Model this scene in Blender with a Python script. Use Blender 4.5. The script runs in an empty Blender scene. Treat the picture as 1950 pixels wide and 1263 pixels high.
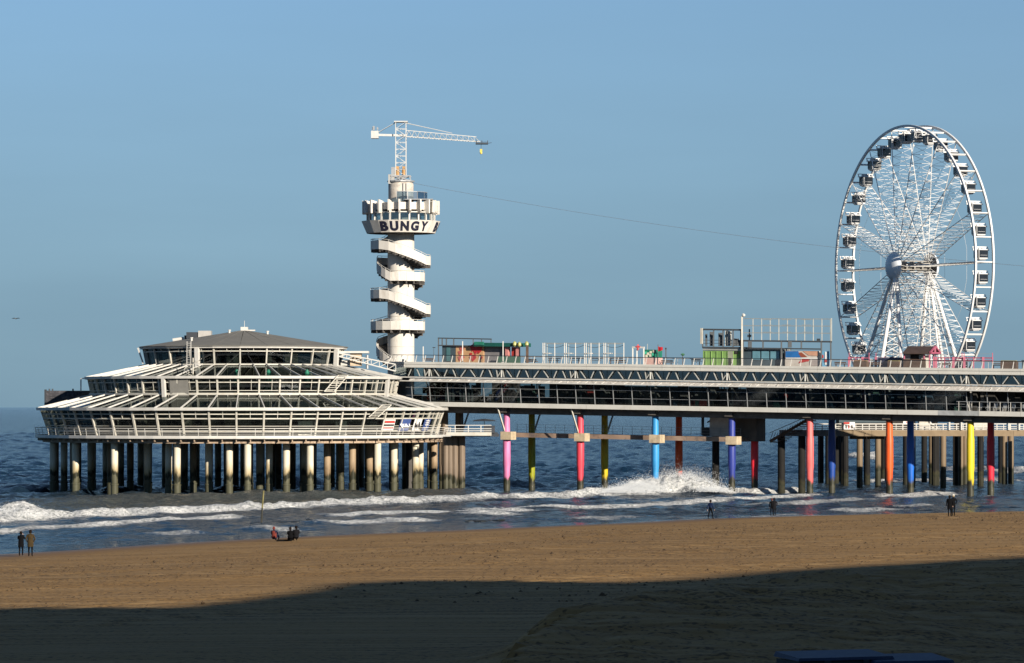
import bpy, bmesh, math, random
import numpy as np
from mathutils import Vector, Matrix
random.seed(11)
S = bpy.context.scene
COL = S.collection
PI = math.pi
R = math.radians

# ------------------------------------------------------------------ camera, sky, sun, exposure
F, CX, HY, CZ = 7400.0, 975.0, 774.0, 10.5          # focal length in photo pixels, horizon row, eye height (m)
cam = bpy.data.objects.new("camera", bpy.data.cameras.new("camera"))
COL.objects.link(cam)
cam.location = (0, 0, CZ)
cam.rotation_euler = (R(90), 0, 0)
cam.data.sensor_width = 36
cam.data.lens = F / 1950 * 36
cam.data.shift_y = (HY - 631.5) / 1950
cam.data.clip_start = 0.5
cam.data.clip_end = 60000
S.camera = cam

SUN_AZ, SUN_EL = R(145), R(18)                       # azimuth clockwise from +Y (view direction)
SUN = Vector((math.sin(SUN_AZ) * math.cos(SUN_EL), math.cos(SUN_AZ) * math.cos(SUN_EL), math.sin(SUN_EL)))
w = bpy.data.worlds.new("World")
S.world = w
w.use_nodes = True
nt = w.node_tree
bg = nt.nodes["Background"]
sky = nt.nodes.new("ShaderNodeTexSky")
sky.sky_type = 'NISHITA'
sky.sun_disc = False
sky.sun_elevation = SUN_EL
sky.sun_rotation = SUN_AZ
sky.altitude = 0
sky.air_density = 1.0
sky.dust_density = 0.0
sky.ozone_density = 4.0
# the murk over the sea: the sky dulls to grey blue over the lowest few degrees, all the way round
tc = nt.nodes.new("ShaderNodeTexCoord")
lift = nt.nodes.new("ShaderNodeMapping")
lift.inputs['Location'].default_value = (0, 0, .06)
nt.links.new(tc.outputs['Generated'], lift.inputs[0])
nt.links.new(lift.outputs[0], sky.inputs[0])
sep = nt.nodes.new("ShaderNodeSeparateXYZ")
nt.links.new(tc.outputs['Generated'], sep.inputs[0])
hz = nt.nodes.new("ShaderNodeMapRange")
hz.interpolation_type = 'SMOOTHSTEP'
hz.inputs['From Min'].default_value = -.015
hz.inputs['From Max'].default_value = .16
hz.inputs['To Min'].default_value = 1.0
hz.inputs['To Max'].default_value = 0.06
swisp = nt.nodes.new("ShaderNodeTexNoise")                # the murk is a little uneven, in long flat wisps
swisp.inputs['Scale'].default_value = 1.0
swisp.inputs['Detail'].default_value = 4
smap = nt.nodes.new("ShaderNodeMapping")
smap.inputs['Scale'].default_value = (7, 7, 45)
nt.links.new(tc.outputs['Generated'], smap.inputs[0])
nt.links.new(smap.outputs[0], swisp.inputs['Vector'])
sadd = nt.nodes.new("ShaderNodeMath")
sadd.operation = 'MULTIPLY_ADD'
sadd.inputs[1].default_value = .035
nt.links.new(swisp.outputs[0], sadd.inputs[0])
nt.links.new(sep.outputs[2], sadd.inputs[2])
nt.links.new(sadd.outputs[0], hz.inputs[0])
smx = nt.nodes.new("ShaderNodeMix")
smx.data_type = 'RGBA'
smx.inputs[7].default_value = (1.66, 2.80, 3.80, 1)
nt.links.new(hz.outputs[0], smx.inputs[0])
nt.links.new(sky.outputs[0], smx.inputs[6])
nt.links.new(smx.outputs[2], bg.inputs[0])
bg.inputs[1].default_value = 0.058
sl = bpy.data.lights.new("sun", 'SUN')
sl.energy = 5.0
sl.angle = R(0.5)
sl.color = (1.0, 0.90, 0.76)
so = bpy.data.objects.new("sun", sl)
COL.objects.link(so)
so.location = SUN * 300
so.rotation_euler = SUN.to_track_quat('Z', 'Y').to_euler()
S.view_settings.view_transform = 'Standard'
S.view_settings.look = 'None'
S.view_settings.exposure = 0.8
S.view_settings.gamma = 1.0
S.view_settings.use_curve_mapping = False
S.render.engine = 'CYCLES'
S.cycles.transparent_max_bounces = 24
S.cycles.max_bounces = 6
S.cycles.diffuse_bounces = 3
S.cycles.caustics_reflective = False
S.cycles.caustics_refractive = False


# ------------------------------------------------------------------ helpers
def at(px, py, Y):
    return Vector(((px - CX) / F * Y, Y, CZ + (HY - py) / F * Y))


def srgb(r, g, b):
    f = lambda c: (c / 255 / 12.92) if c <= 10 else ((c / 255 + .055) / 1.055) ** 2.4
    return (f(r), f(g), f(b))


def tag(o, label=None, cat=None, group=None, kind=None):
    if label: o['label'] = label
    if cat: o['category'] = cat
    if group: o['group'] = group
    if kind: o['kind'] = kind
    return o


def thing(name, loc, label, cat, group=None, rz=0):
    o = bpy.data.objects.new(name, None)
    o.empty_display_size = .3
    COL.objects.link(o)
    o.location = loc
    o.rotation_euler = (0, 0, rz)
    return tag(o, label, cat, group)


def inst(name, mesh, parent=None, M=None, label=None):
    """link an object that uses a (shared) mesh; M is in the parent's own space"""
    o = bpy.data.objects.new(name, mesh)
    COL.objects.link(o)
    if parent: o.parent = parent
    if M is not None: o.matrix_basis = M
    if label: o['label'] = label
    return o


def copy_tree(o, parent=None):
    c = o.copy()
    COL.objects.link(c)
    if parent: c.parent = parent
    for ch in o.children: copy_tree(ch, c)
    return c


def V(*a): return Vector(a)


class MB:
    def __init__(s):
        s.v, s.f, s.m, s.mi = [], [], [], 0

    def add(s, vs, fs):
        o = len(s.v)
        s.v += [tuple(x) for x in vs]
        s.f += [tuple(i + o for i in f) for f in fs]
        s.m += [s.mi] * len(fs)
        return s

    HF = ((0, 3, 2, 1), (4, 5, 6, 7), (0, 1, 5, 4), (1, 2, 6, 5), (2, 3, 7, 6), (3, 0, 4, 7))

    def hexa(s, p): return s.add(p, s.HF)

    def box(s, c, d, rz=0):
        cx, cy, cz = c
        a, b, h = d[0] / 2, d[1] / 2, d[2] / 2
        co, si = math.cos(rz), math.sin(rz)
        q = [(-a, -b), (a, -b), (a, b), (-a, b)]
        return s.hexa([(cx + x * co - y * si, cy + x * si + y * co, cz + k * h) for k in (-1, 1) for x, y in q])

    def bar(s, a, b, w, h=None, up=(0, 0, 1)):
        """rectangular beam from a to b, w across, h along 'up'"""
        a, b = Vector(a), Vector(b)
        h = w if h is None else h
        d = (b - a).normalized()
        up = Vector(up)
        x = d.cross(up)
        if x.length < 1e-4: x = d.cross(Vector((1, 0, 0)))
        x.normalize()
        y = x.cross(d).normalized()
        x *= w / 2; y *= h / 2
        return s.hexa([a - x - y, a + x - y, a + x + y, a - x + y, b - x - y, b + x - y, b + x + y, b - x + y])

    def tube(s, a, b, r0, r1=None, n=8, caps=True):
        a, b = Vector(a), Vector(b)
        r1 = r0 if r1 is None else r1
        d = (b - a).normalized()
        x = d.cross(Vector((0, 0, 1)))
        if x.length < 1e-4: x = Vector((1, 0, 0))
        x.normalize()
        y = d.cross(x)
        vs = []
        for c, r in ((a, r0), (b, r1)):
            for i in range(n):
                t = 2 * PI * i / n
                vs.append(c + x * (r * math.cos(t)) + y * (r * math.sin(t)))
        fs = [(i, (i + 1) % n, n + (i + 1) % n, n + i) for i in range(n)]
        if caps: fs += [tuple(range(n - 1, -1, -1)), tuple(range(n, 2 * n))]
        return s.add(vs, fs)

    def path(s, pts, r, n=6):
        for a, b in zip(pts, pts[1:]): s.tube(a, b, r, None, n)
        return s

    def lathe(s, prof, n=24, c=(0, 0, 0), cap=True, ph=0.0):
        """prof: list of (radius, z) bottom to top"""
        vs, fs = [], []
        for r, z in prof:
            for i in range(n):
                t = 2 * PI * i / n + ph
                vs.append((c[0] + r * math.sin(t), c[1] - r * math.cos(t), c[2] + z))
        for j in range(len(prof) - 1):
            for i in range(n):
                k = (i + 1) % n
                fs.append((j * n + i, j * n + k, (j + 1) * n + k, (j + 1) * n + i))
        if cap:
            fs.append(tuple(range(n - 1, -1, -1)))
            m = (len(prof) - 1) * n
            fs.append(tuple(range(m, m + n)))
        return s.add(vs, fs)

    def ring(s, r0, r1, z0, z1, n=48, ph=0.0, r0t=None, r1t=None):
        """closed square-section ring between radii r0<r1 and heights"""
        r0t = r0 if r0t is None else r0t
        r1t = r1 if r1t is None else r1t
        vs, fs = [], []
        for i in range(n):
            t = 2 * PI * i / n + ph
            sn, cs = math.sin(t), -math.cos(t)
            vs += [(r0 * sn, r0 * cs, z0), (r1 * sn, r1 * cs, z0), (r1t * sn, r1t * cs, z1), (r0t * sn, r0t * cs, z1)]
        for i in range(n):
            a, b = 4 * i, 4 * ((i + 1) % n)
            for j in range(4):
                k = (j + 1) % 4
                fs.append((a + j, b + j, b + k, a + k))
        return s.add(vs, fs)

    def prism(s, poly, z0, z1):
        n = len(poly)
        z0 = z0 if callable(z0) else (lambda p, q=z0: q)
        z1 = z1 if callable(z1) else (lambda p, q=z1: q)
        vs = [(p[0], p[1], z0(p)) for p in poly] + [(p[0], p[1], z1(p)) for p in poly]
        fs = [(i, (i + 1) % n, n + (i + 1) % n, n + i) for i in range(n)]
        return s.add(vs, fs + [tuple(range(n - 1, -1, -1)), tuple(range(n, 2 * n))])

    def mesh(s, name, mats, smooth=False):
        m = bpy.data.meshes.new(name)
        m.from_pydata([tuple(x) for x in s.v], [], s.f)
        mats = mats if isinstance(mats, (list, tuple)) else [mats]
        for x in mats: m.materials.append(x)
        if len(mats) > 1: m.polygons.foreach_set('material_index', s.m)
        bm = bmesh.new(); bm.from_mesh(m)
        bmesh.ops.recalc_face_normals(bm, faces=bm.faces)
        bm.to_mesh(m); bm.free()
        if smooth:
            m.polygons.foreach_set('use_smooth', [True] * len(m.polygons))
            m.set_sharp_from_angle(angle=R(40))
        return m

    def local(s, name, mats, parent=None, smooth=False, label=None):
        return inst(name, s.mesh(name, mats, smooth), parent, None, label)

    def world(s, name, mats, parent=None, smooth=False, label=None):
        """the vertices are world coordinates; the origin goes to the bottom centre; parent (if any) is an unrotated empty"""
        a = np.array([tuple(x) for x in s.v])
        c = np.array([(a[:, 0].min() + a[:, 0].max()) / 2, (a[:, 1].min() + a[:, 1].max()) / 2, a[:, 2].min()])
        s.v = [tuple(x) for x in (a - c)]
        o = inst(name, s.mesh(name, mats, smooth), parent, None, label)
        base = Vector((0, 0, 0))
        p = parent
        while p is not None:
            base += p.location
            p = p.parent
        o.location = Vector(c) - base
        return o


# ------------------------------------------------------------------ materials
MATS = {}


def mat(name, col, rough=.6, metal=0.0, var=.12, scale=1.5, dirt=None, dirt_amt=.5, bump=0.0, spec=.4, streak=False):
    """painted / concrete / metal surface with uneven tone, stains and optional fine relief"""
    if name in MATS: return MATS[name]
    m = bpy.data.materials.new(name); MATS[name] = m
    m.use_nodes = True
    N, L = m.node_tree.nodes, m.node_tree.links
    b = N["Principled BSDF"]
    b.inputs['Roughness'].default_value = rough
    b.inputs['Metallic'].default_value = metal
    b.inputs['Specular IOR Level'].default_value = spec
    g = N.new("ShaderNodeNewGeometry")
    mp = N.new("ShaderNodeMapping")
    mp.inputs['Scale'].default_value = (1, 1, .25) if streak else (1, 1, 1)
    L.new(g.outputs['Position'], mp.inputs[0])
    n1 = N.new("ShaderNodeTexNoise")
    n1.inputs['Scale'].default_value = scale
    n1.inputs['Detail'].default_value = 5
    L.new(mp.outputs[0], n1.inputs['Vector'])
    r1 = N.new("ShaderNodeValToRGB")
    r1.color_ramp.elements[0].position = .3
    r1.color_ramp.elements[1].position = .7
    r1.color_ramp.elements[0].color = (*[max(0, c * (1 - var)) for c in col], 1)
    r1.color_ramp.elements[1].color = (*[min(1, c * (1 + var)) for c in col], 1)
    L.new(n1.outputs[0], r1.inputs[0])
    out = r1.outputs[0]
    if dirt:
        n2 = N.new("ShaderNodeTexNoise")
        n2.inputs['Scale'].default_value = scale * 2.3
        n2.inputs['Detail'].default_value = 6
        n2.inputs['Roughness'].default_value = .65
        L.new(mp.outputs[0], n2.inputs['Vector'])
        r2 = N.new("ShaderNodeValToRGB")
        r2.color_ramp.elements[0].position = .52
        r2.color_ramp.elements[1].position = .68
        r2.color_ramp.elements[0].color = (0, 0, 0, 1)
        r2.color_ramp.elements[1].color = (dirt_amt, dirt_amt, dirt_amt, 1)
        L.new(n2.outputs[0], r2.inputs[0])
        mx = N.new("ShaderNodeMix"); mx.data_type = 'RGBA'
        L.new(r2.outputs[0], mx.inputs[0])
        L.new(out, mx.inputs[6])
        mx.inputs[7].default_value = (*dirt, 1)
        out = mx.outputs[2]
    L.new(out, b.inputs['Base Color'])
    if bump:
        bp = N.new("ShaderNodeBump")
        bp.inputs['Strength'].default_value = bump
        bp.inputs['Distance'].default_value = .05
        n3 = N.new("ShaderNodeTexNoise")
        n3.inputs['Scale'].default_value = scale * 8
        n3.inputs['Detail'].default_value = 4
        L.new(g.outputs['Position'], n3.inputs['Vector'])
        L.new(n3.outputs[0], bp.inputs['Height'])
        L.new(bp.outputs[0], b.inputs['Normal'])
    return m


def glass(name, tint=(.5, .55, .55), refl=.12, rough=.03, gcol=(.9, .95, 1)):
    """window pane: see-through, tinted, with a fresnel-weighted mirror"""
    if name in MATS: return MATS[name]
    m = bpy.data.materials.new(name); MATS[name] = m
    m.use_nodes = True
    N, L = m.node_tree.nodes, m.node_tree.links
    N.remove(N["Principled BSDF"])
    t = N.new("ShaderNodeBsdfTransparent"); t.inputs[0].default_value = (*tint, 1)
    gl = N.new("ShaderNodeBsdfGlossy"); gl.inputs['Roughness'].default_value = rough
    gl.inputs[0].default_value = (*gcol, 1)
    fr = N.new("ShaderNodeFresnel"); fr.inputs[0].default_value = 1.4
    ml = N.new("ShaderNodeMath"); ml.operation = 'MULTIPLY'; ml.inputs[1].default_value = .45
    L.new(fr.outputs[0], ml.inputs[0])
    ad = N.new("ShaderNodeMath"); ad.operation = 'ADD'; ad.use_clamp = True
    ad.inputs[1].default_value = refl
    L.new(ml.outputs[0], ad.inputs[0])
    mx = N.new("ShaderNodeMixShader")
    L.new(ad.outputs[0], mx.inputs[0]); L.new(t.outputs[0], mx.inputs[1]); L.new(gl.outputs[0], mx.inputs[2])
    L.new(mx.outputs[0], N["Material Output"].inputs[0])
    return m


def pile_mat(name, col, top=1.7, rust=None, var=.12, rough=.5, foot=1.0):
    """painted or bare pile: its own colour above, black weed, then a mossy grey foot in the tidal zone"""
    if name in MATS: return MATS[name]
    m = bpy.data.materials.new(name); MATS[name] = m
    m.use_nodes = True
    N, L = m.node_tree.nodes, m.node_tree.links
    b = N["Principled BSDF"]
    b.inputs['Roughness'].default_value = rough
    b.inputs['Specular IOR Level'].default_value = .18 if rough > .48 else .4
    g = N.new("ShaderNodeNewGeometry")
    sp = N.new("ShaderNodeSeparateXYZ"); L.new(g.outputs['Position'], sp.inputs[0])
    n = N.new("ShaderNodeTexNoise"); n.inputs['Scale'].default_value = .9; n.inputs['Detail'].default_value = 7
    n.inputs['Roughness'].default_value = .65
    mp = N.new("ShaderNodeMapping"); mp.inputs['Scale'].default_value = (1.2, 1.2, .35)
    L.new(g.outputs['Position'], mp.inputs[0]); L.new(mp.outputs[0], n.inputs['Vector'])
    ma = N.new("ShaderNodeMath"); ma.operation = 'MULTIPLY_ADD'
    L.new(n.outputs[0], ma.inputs[0]); ma.inputs[1].default_value = -3.2; L.new(sp.outputs[2], ma.inputs[2])
    mr = N.new("ShaderNodeMapRange")
    mr.inputs['From Min'].default_value = top - 1.6 - 2.0
    mr.inputs['From Max'].default_value = top - 1.6 + 2.0
    L.new(ma.outputs[0], mr.inputs[0])
    cr = N.new("ShaderNodeValToRGB")
    E = cr.color_ramp.elements
    E[0].position, E[0].color = .10, (.085 * foot, .085 * foot, .055 * foot, 1)
    E[1].position, E[1].color = .30, (.115 * foot, .11 * foot, .07 * foot, 1)
    e = E.new(.34); e.color = (.018, .02, .012, 1)
    e = E.new(.45); e.color = (.028, .026, .014, 1)
    e = E.new(.56); e.color = (*[c * .85 for c in (rust or col)], 1)
    e = E.new(.80); e.color = (*col, 1)
    L.new(mr.outputs[0], cr.inputs[0])
    n2 = N.new("ShaderNodeTexNoise"); n2.inputs['Scale'].default_value = 1.3; n2.inputs['Detail'].default_value = 5
    L.new(mp.outputs[0], n2.inputs['Vector'])
    rr = N.new("ShaderNodeMapRange")
    rr.inputs['From Min'].default_value = .3; rr.inputs['From Max'].default_value = .7
    rr.inputs['To Min'].default_value = 1 - var; rr.inputs['To Max'].default_value = 1 + var
    L.new(n2.outputs[0], rr.inputs[0])
    mx = N.new("ShaderNodeMix"); mx.data_type = 'RGBA'; mx.blend_type = 'MULTIPLY'; mx.inputs[0].default_value = 1
    L.new(cr.outputs[0], mx.inputs[6]); L.new(rr.outputs[0], mx.inputs[7])
    L.new(mx.outputs[2], b.inputs['Base Color'])
    return m


WHITE = mat("white_paint", (.49, .48, .45), .45, var=.07, dirt=(.42, .36, .28), dirt_amt=.35)
CREAM = mat("cream_paint", (.43, .415, .365), .5, var=.1, dirt=(.35, .27, .18), dirt_amt=.45, scale=1.1)
FASCIA = mat("fascia_paint", (.50, .49, .45), .4, var=.06, dirt=(.4, .36, .3), dirt_amt=.3, scale=.7)
GREYM = mat("grey_metal", (.30, .31, .32), .45, .3)
DARKM = mat("dark_metal", (.035, .04, .048), .5, .2)
TEALM = mat("dark_steel", (.05, .075, .09), .5, .1)
CONC = mat("concrete", (.36, .33, .28), .85, var=.2, dirt=(.14, .11, .08), dirt_amt=.6, bump=.3)
CONCD = mat("dark_concrete", (.16, .145, .125), .9, var=.25, dirt=(.05, .045, .04), dirt_amt=.7, bump=.3)
TOWERC = mat("tower_concrete", (.58, .55, .50), .8, var=.09, dirt=(.36, .31, .25), dirt_amt=.5, bump=.1, scale=.5, streak=True)
RUST = mat("rusty_edge", (.33, .25, .18), .85, var=.3, dirt=(.10, .06, .035), dirt_amt=.8)
ROOFG = mat("roof_felt", (.135, .13, .115), .9, var=.1, scale=.6, dirt=(.16, .155, .14), dirt_amt=.5)
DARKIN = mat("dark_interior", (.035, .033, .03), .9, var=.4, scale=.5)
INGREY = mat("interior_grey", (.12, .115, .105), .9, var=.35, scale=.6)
SLATE = mat("slate_panel", (.07, .07, .062), .6, var=.2, scale=.7)
RAILM = mat("dark_handrail", (.02, .025, .035), .4, .2)
WHEELW = mat("wheel_white", (.60, .60, .59), .4, var=.05)
CRANEW = mat("crane_white", (.46, .46, .445), .5, var=.08)
PINKP = mat("pink_paint", srgb(150, 78, 98), .5)
BROWNW = mat("brown_wood", (.075, .045, .03), .8, var=.3, bump=.3)
GL_DARK = glass("dark_glass", (.42, .46, .46), .03)
GL_PIER = glass("pier_glass", (.52, .57, .58), .03)
GL_TRUSS = glass("truss_glass", (.55, .62, .60), .10)
GL_ROOF = glass("roof_glass", (.62, .64, .6), .02)


def text_mesh(name, body, size, bold=.02, depth=.02, shear=0):
    c = bpy.data.curves.new(name, 'FONT')
    c.body = body; c.size = size; c.align_x = 'CENTER'; c.align_y = 'CENTER'
    c.offset = bold; c.extrude = depth; c.shear = shear; c.resolution_u = 4
    o = bpy.data.objects.new(name, c); COL.objects.link(o)
    dg = bpy.context.evaluated_depsgraph_get()
    me = bpy.data.meshes.new_from_object(o.evaluated_get(dg))
    me.name = name
    bpy.data.objects.remove(o); bpy.data.curves.remove(c)
    me.materials.clear()
    return me


def with_mat(me, mt):
    if not me.materials: me.materials.append(mt)
    return me


TXT = {c: text_mesh("letter", c, 1.75, .10, .015) for c in "BUNGY"}
for me_ in TXT.values():                              # heavy, wide capitals of equal size
    xs = [v.co.x for v in me_.vertices]; ys_ = [v.co.y for v in me_.vertices]
    fx, fy = 1.10 / (max(xs) - min(xs)), 1.34 / (max(ys_) - min(ys_))
    ox, oy = (max(xs) + min(xs)) / 2, (max(ys_) + min(ys_)) / 2
    for v in me_.vertices: v.co.x = (v.co.x - ox) * fx; v.co.y = (v.co.y - oy) * fy
TXT["ZILT"] = text_mesh("lettering", "ZILT", .86, .03, .02)


# ------------------------------------------------------------------ people: one skinned body mesh per pose (built before the heavy meshes)
def body_mesh(pose, female=False):
    J, E, Z = [], [], []

    def j(p, r, z, par=None):
        J.append((p, r)); Z.append(z)
        if par is not None: E.append((par, len(J) - 1))
        return len(J) - 1

    sit = pose == 'sit'
    h = .30 if sit else .95
    lean = -.05 if sit else 0.0
    wsh = .175 if female else .195
    pel = j((0, 0, h), (.155, .12), 2)
    sp = j((0, lean * .3, h + .22), (.135, .11), 1, pel)
    chx = j((0, lean * .7, h + .42), (.165, .12), 1, sp)
    nb = j((0, lean, h + .54), (.08, .08), 1, chx)
    nk = j((0, lean + .01, h + .60), (.055, .055), 0, nb)
    hd = j((0, lean + .03, h + .70), (.078, .095), 0, nk)
    j((0, lean + .015, h + .785), (.065, .075), 0, hd)
    j((0, lean + .135, h + .685), (.014, .014), 0, hd)              # nose
    for s in (-1, 1): j((s * .095, lean + .02, h + .69), (.012, .02), 0, hd)
    for s in (-1, 1):
        sh = j((s * wsh, lean * .9, h + .48), (.068, .068), 1, chx)
        if pose == 'photo' or (pose == 'one' and s > 0):
            el = j((s * .25, .16, h + .27), (.05, .05), 1, sh); wr = j((s * .09, .30, h + .55), (.034, .034), 1, el); dr = Vector((-s * .25, .3, .9))
        elif pose == 'pocket':
            el = j((s * .30, -.06, h + .22), (.052, .052), 1, sh); wr = j((s * .20, .07, h + .04), (.036, .036), 1, el); dr = Vector((-s * .3, .4, -.8))
        elif sit:
            el = j((s * .26, .12, h + .26), (.05, .05), 1, sh); wr = j((s * .13, .34, h + .26), (.034, .034), 1, el); dr = Vector((-s * .4, .8, -.1))
        else:
            sw = .14 * s if pose == 'walk' else 0
            el = j((s * .25, -.02 + sw * .6, h + .21), (.05, .05), 1, sh); wr = j((s * .26, .06 + sw * 1.5, h - .03), (.034, .034), 1, el); dr = Vector((0, .15, -1))
        dr.normalize()
        W = Vector(J[wr][0])
        pm = j(tuple(W + dr * .07), (.038, .018), 0, wr)
        side = Vector((0, 1, 0)) if abs(dr.z) > .7 else Vector((0, 0, 1))
        P = Vector(J[pm][0])
        for q, ln in ((-1.5, .062), (-.5, .075), (.5, .080), (1.5, .070)):
            a = j(tuple(P + dr * ln * .6 + side * (q * .019)), (.0095, .0095), 0, pm)
            j(tuple(P + dr * ln + side * (q * .019) + Vector((-s * .02, 0, 0))), (.008, .008), 0, a)
        j(tuple(W + dr * .05 + side * .055), (.010, .010), 0, wr)
    for s in (-1, 1):
        st = (.20 * s if pose == 'walk' else .03 * s)
        if sit:
            hp = j((s * .10, .06, .24), (.10, .09), 2, pel); kn = j((s * .15, .46, .48), (.064, .064), 2, hp); an = j((s * .13, .62, .10), (.045, .045), 2, kn); j((s * .14, .76, .05), (.042, .035), 3, an)
        else:
            hp = j((s * .095, 0, h - .06), (.098, .095), 2, pel); kn = j((s * .105, .03 + st * .6, .50), (.062, .065), 2, hp)
            an = j((s * .105, st - (.05 if pose == 'walk' else 0), .09), (.045, .045), 2, kn); j((s * .12, st + .14, .04), (.042, .035), 3, an)
    me = bpy.data.meshes.new("body")
    me.from_pydata([Vector(p) for p, r in J], E, [])
    ob = bpy.data.objects.new("body", me); COL.objects.link(ob)
    sk = ob.modifiers.new("skin", 'SKIN'); sk.use_smooth_shade = True
    sv = me.skin_vertices[0].data
    for i, (p, r) in enumerate(J): sv[i].radius = r
    sv[0].use_root = True
    ob.modifiers.new("sub", 'SUBSURF').levels = 1
    out = bpy.data.meshes.new_from_object(ob.evaluated_get(bpy.context.evaluated_depsgraph_get()))
    bpy.data.objects.remove(ob)
    pts = np.array([p for p, r in J]); zz = np.array(Z)
    rad = np.array([max(r) for p, r in J])
    idx = []
    for f in out.polygons:
        d = np.linalg.norm(pts - np.array(f.center), axis=1) - rad
        idx.append(int(zz[d.argmin()]))
    out.materials.clear()
    for _ in range(4): out.materials.append(None)
    out.polygons.foreach_set('material_index', idx)
    out.polygons.foreach_set('use_smooth', [True] * len(out.polygons))
    return out


BODY = {p: body_mesh(p) for p in ('stand', 'photo', 'pocket', 'walk', 'sit', 'one')}


# ------------------------------------------------------------------ ground: sea, beach, promenade
def W0(px, py, z=0.0):
    Y = F * (CZ - z) / (py - HY)
    return ((px - CX) / F * Y, Y)


EX, EY = 0.575, 0.818                                # along the shore (away to the right); inland is (EY, -EX)


def vq(x, y): return x * EX + y * EY, x * EY - y * EX
def xy(v, q): return v * EX + q * EY, v * EY - q * EX


def curve_vq(pts, z=0.0):
    a = np.array([vq(*W0(px, py, z)) for px, py in pts])
    return a[np.argsort(a[:, 0])]


SHORE = curve_vq([(-160, 1068), (0, 1056), (150, 1047), (300, 1037), (450, 1028), (640, 1019), (820, 1012), (1000, 1004),
                  (1200, 996), (1350, 988), (1550, 982), (1750, 978), (1950, 974), (2100, 970)])


def lattice(seed, n=256):
    return np.random.default_rng(seed).random((n, n))


LAT = [lattice(i) for i in range(4)]


def noise2(x, y, seed=0):
    l = LAT[seed % 4]
    xi, yi = np.floor(x).astype(int), np.floor(y).astype(int)
    fx, fy = x - xi, y - yi
    fx, fy = fx * fx * (3 - 2 * fx), fy * fy * (3 - 2 * fy)
    a, b = l[xi % 256, yi % 256], l[(xi + 1) % 256, yi % 256]
    c, d = l[xi % 256, (yi + 1) % 256], l[(xi + 1) % 256, (yi + 1) % 256]
    return a + (b - a) * fx + (c - a) * fy + (a - b - c + d) * fx * fy


def fbm(x, y, o=4, seed=0):
    t, a = 0, .5
    for i in range(o):
        t = t + a * noise2(x * 2 ** i + 17.3 * i, y * 2 ** i + 5.1 * i, seed + i)
        a *= .5
    return t


def dist_inland(x, y):
    v, q = vq(x, y)
    return q - np.interp(v, SHORE[:, 0], SHORE[:, 1])


def grid_mesh(name, X, Y, Z, m, attrs=None):
    r, c = X.shape
    me = bpy.data.meshes.new(name)
    co = np.stack([X, Y, Z], -1).reshape(-1, 3).astype(np.float32)
    i = np.arange(r * c).reshape(r, c)
    f = np.stack([i[:-1, :-1], i[:-1, 1:], i[1:, 1:], i[1:, :-1]], -1).reshape(-1, 4).astype(np.int32)
    n = len(f)
    me.vertices.add(len(co)); me.vertices.foreach_set('co', co.ravel())
    me.loops.add(4 * n); me.loops.foreach_set('vertex_index', f.ravel())
    me.polygons.add(n)
    me.polygons.foreach_set('loop_start', np.arange(0, 4 * n, 4, dtype=np.int32))
    me.polygons.foreach_set('use_smooth', np.ones(n, dtype=bool))
    me.update(calc_edges=True)
    for k, a in (attrs or {}).items():
        at_ = me.attributes.new(k, 'FLOAT', 'POINT')
        at_.data.foreach_set('value', a.ravel().astype(np.float32))
    me.materials.append(m)
    o = bpy.data.objects.new(name, me)
    COL.objects.link(o)
    return o


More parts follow.
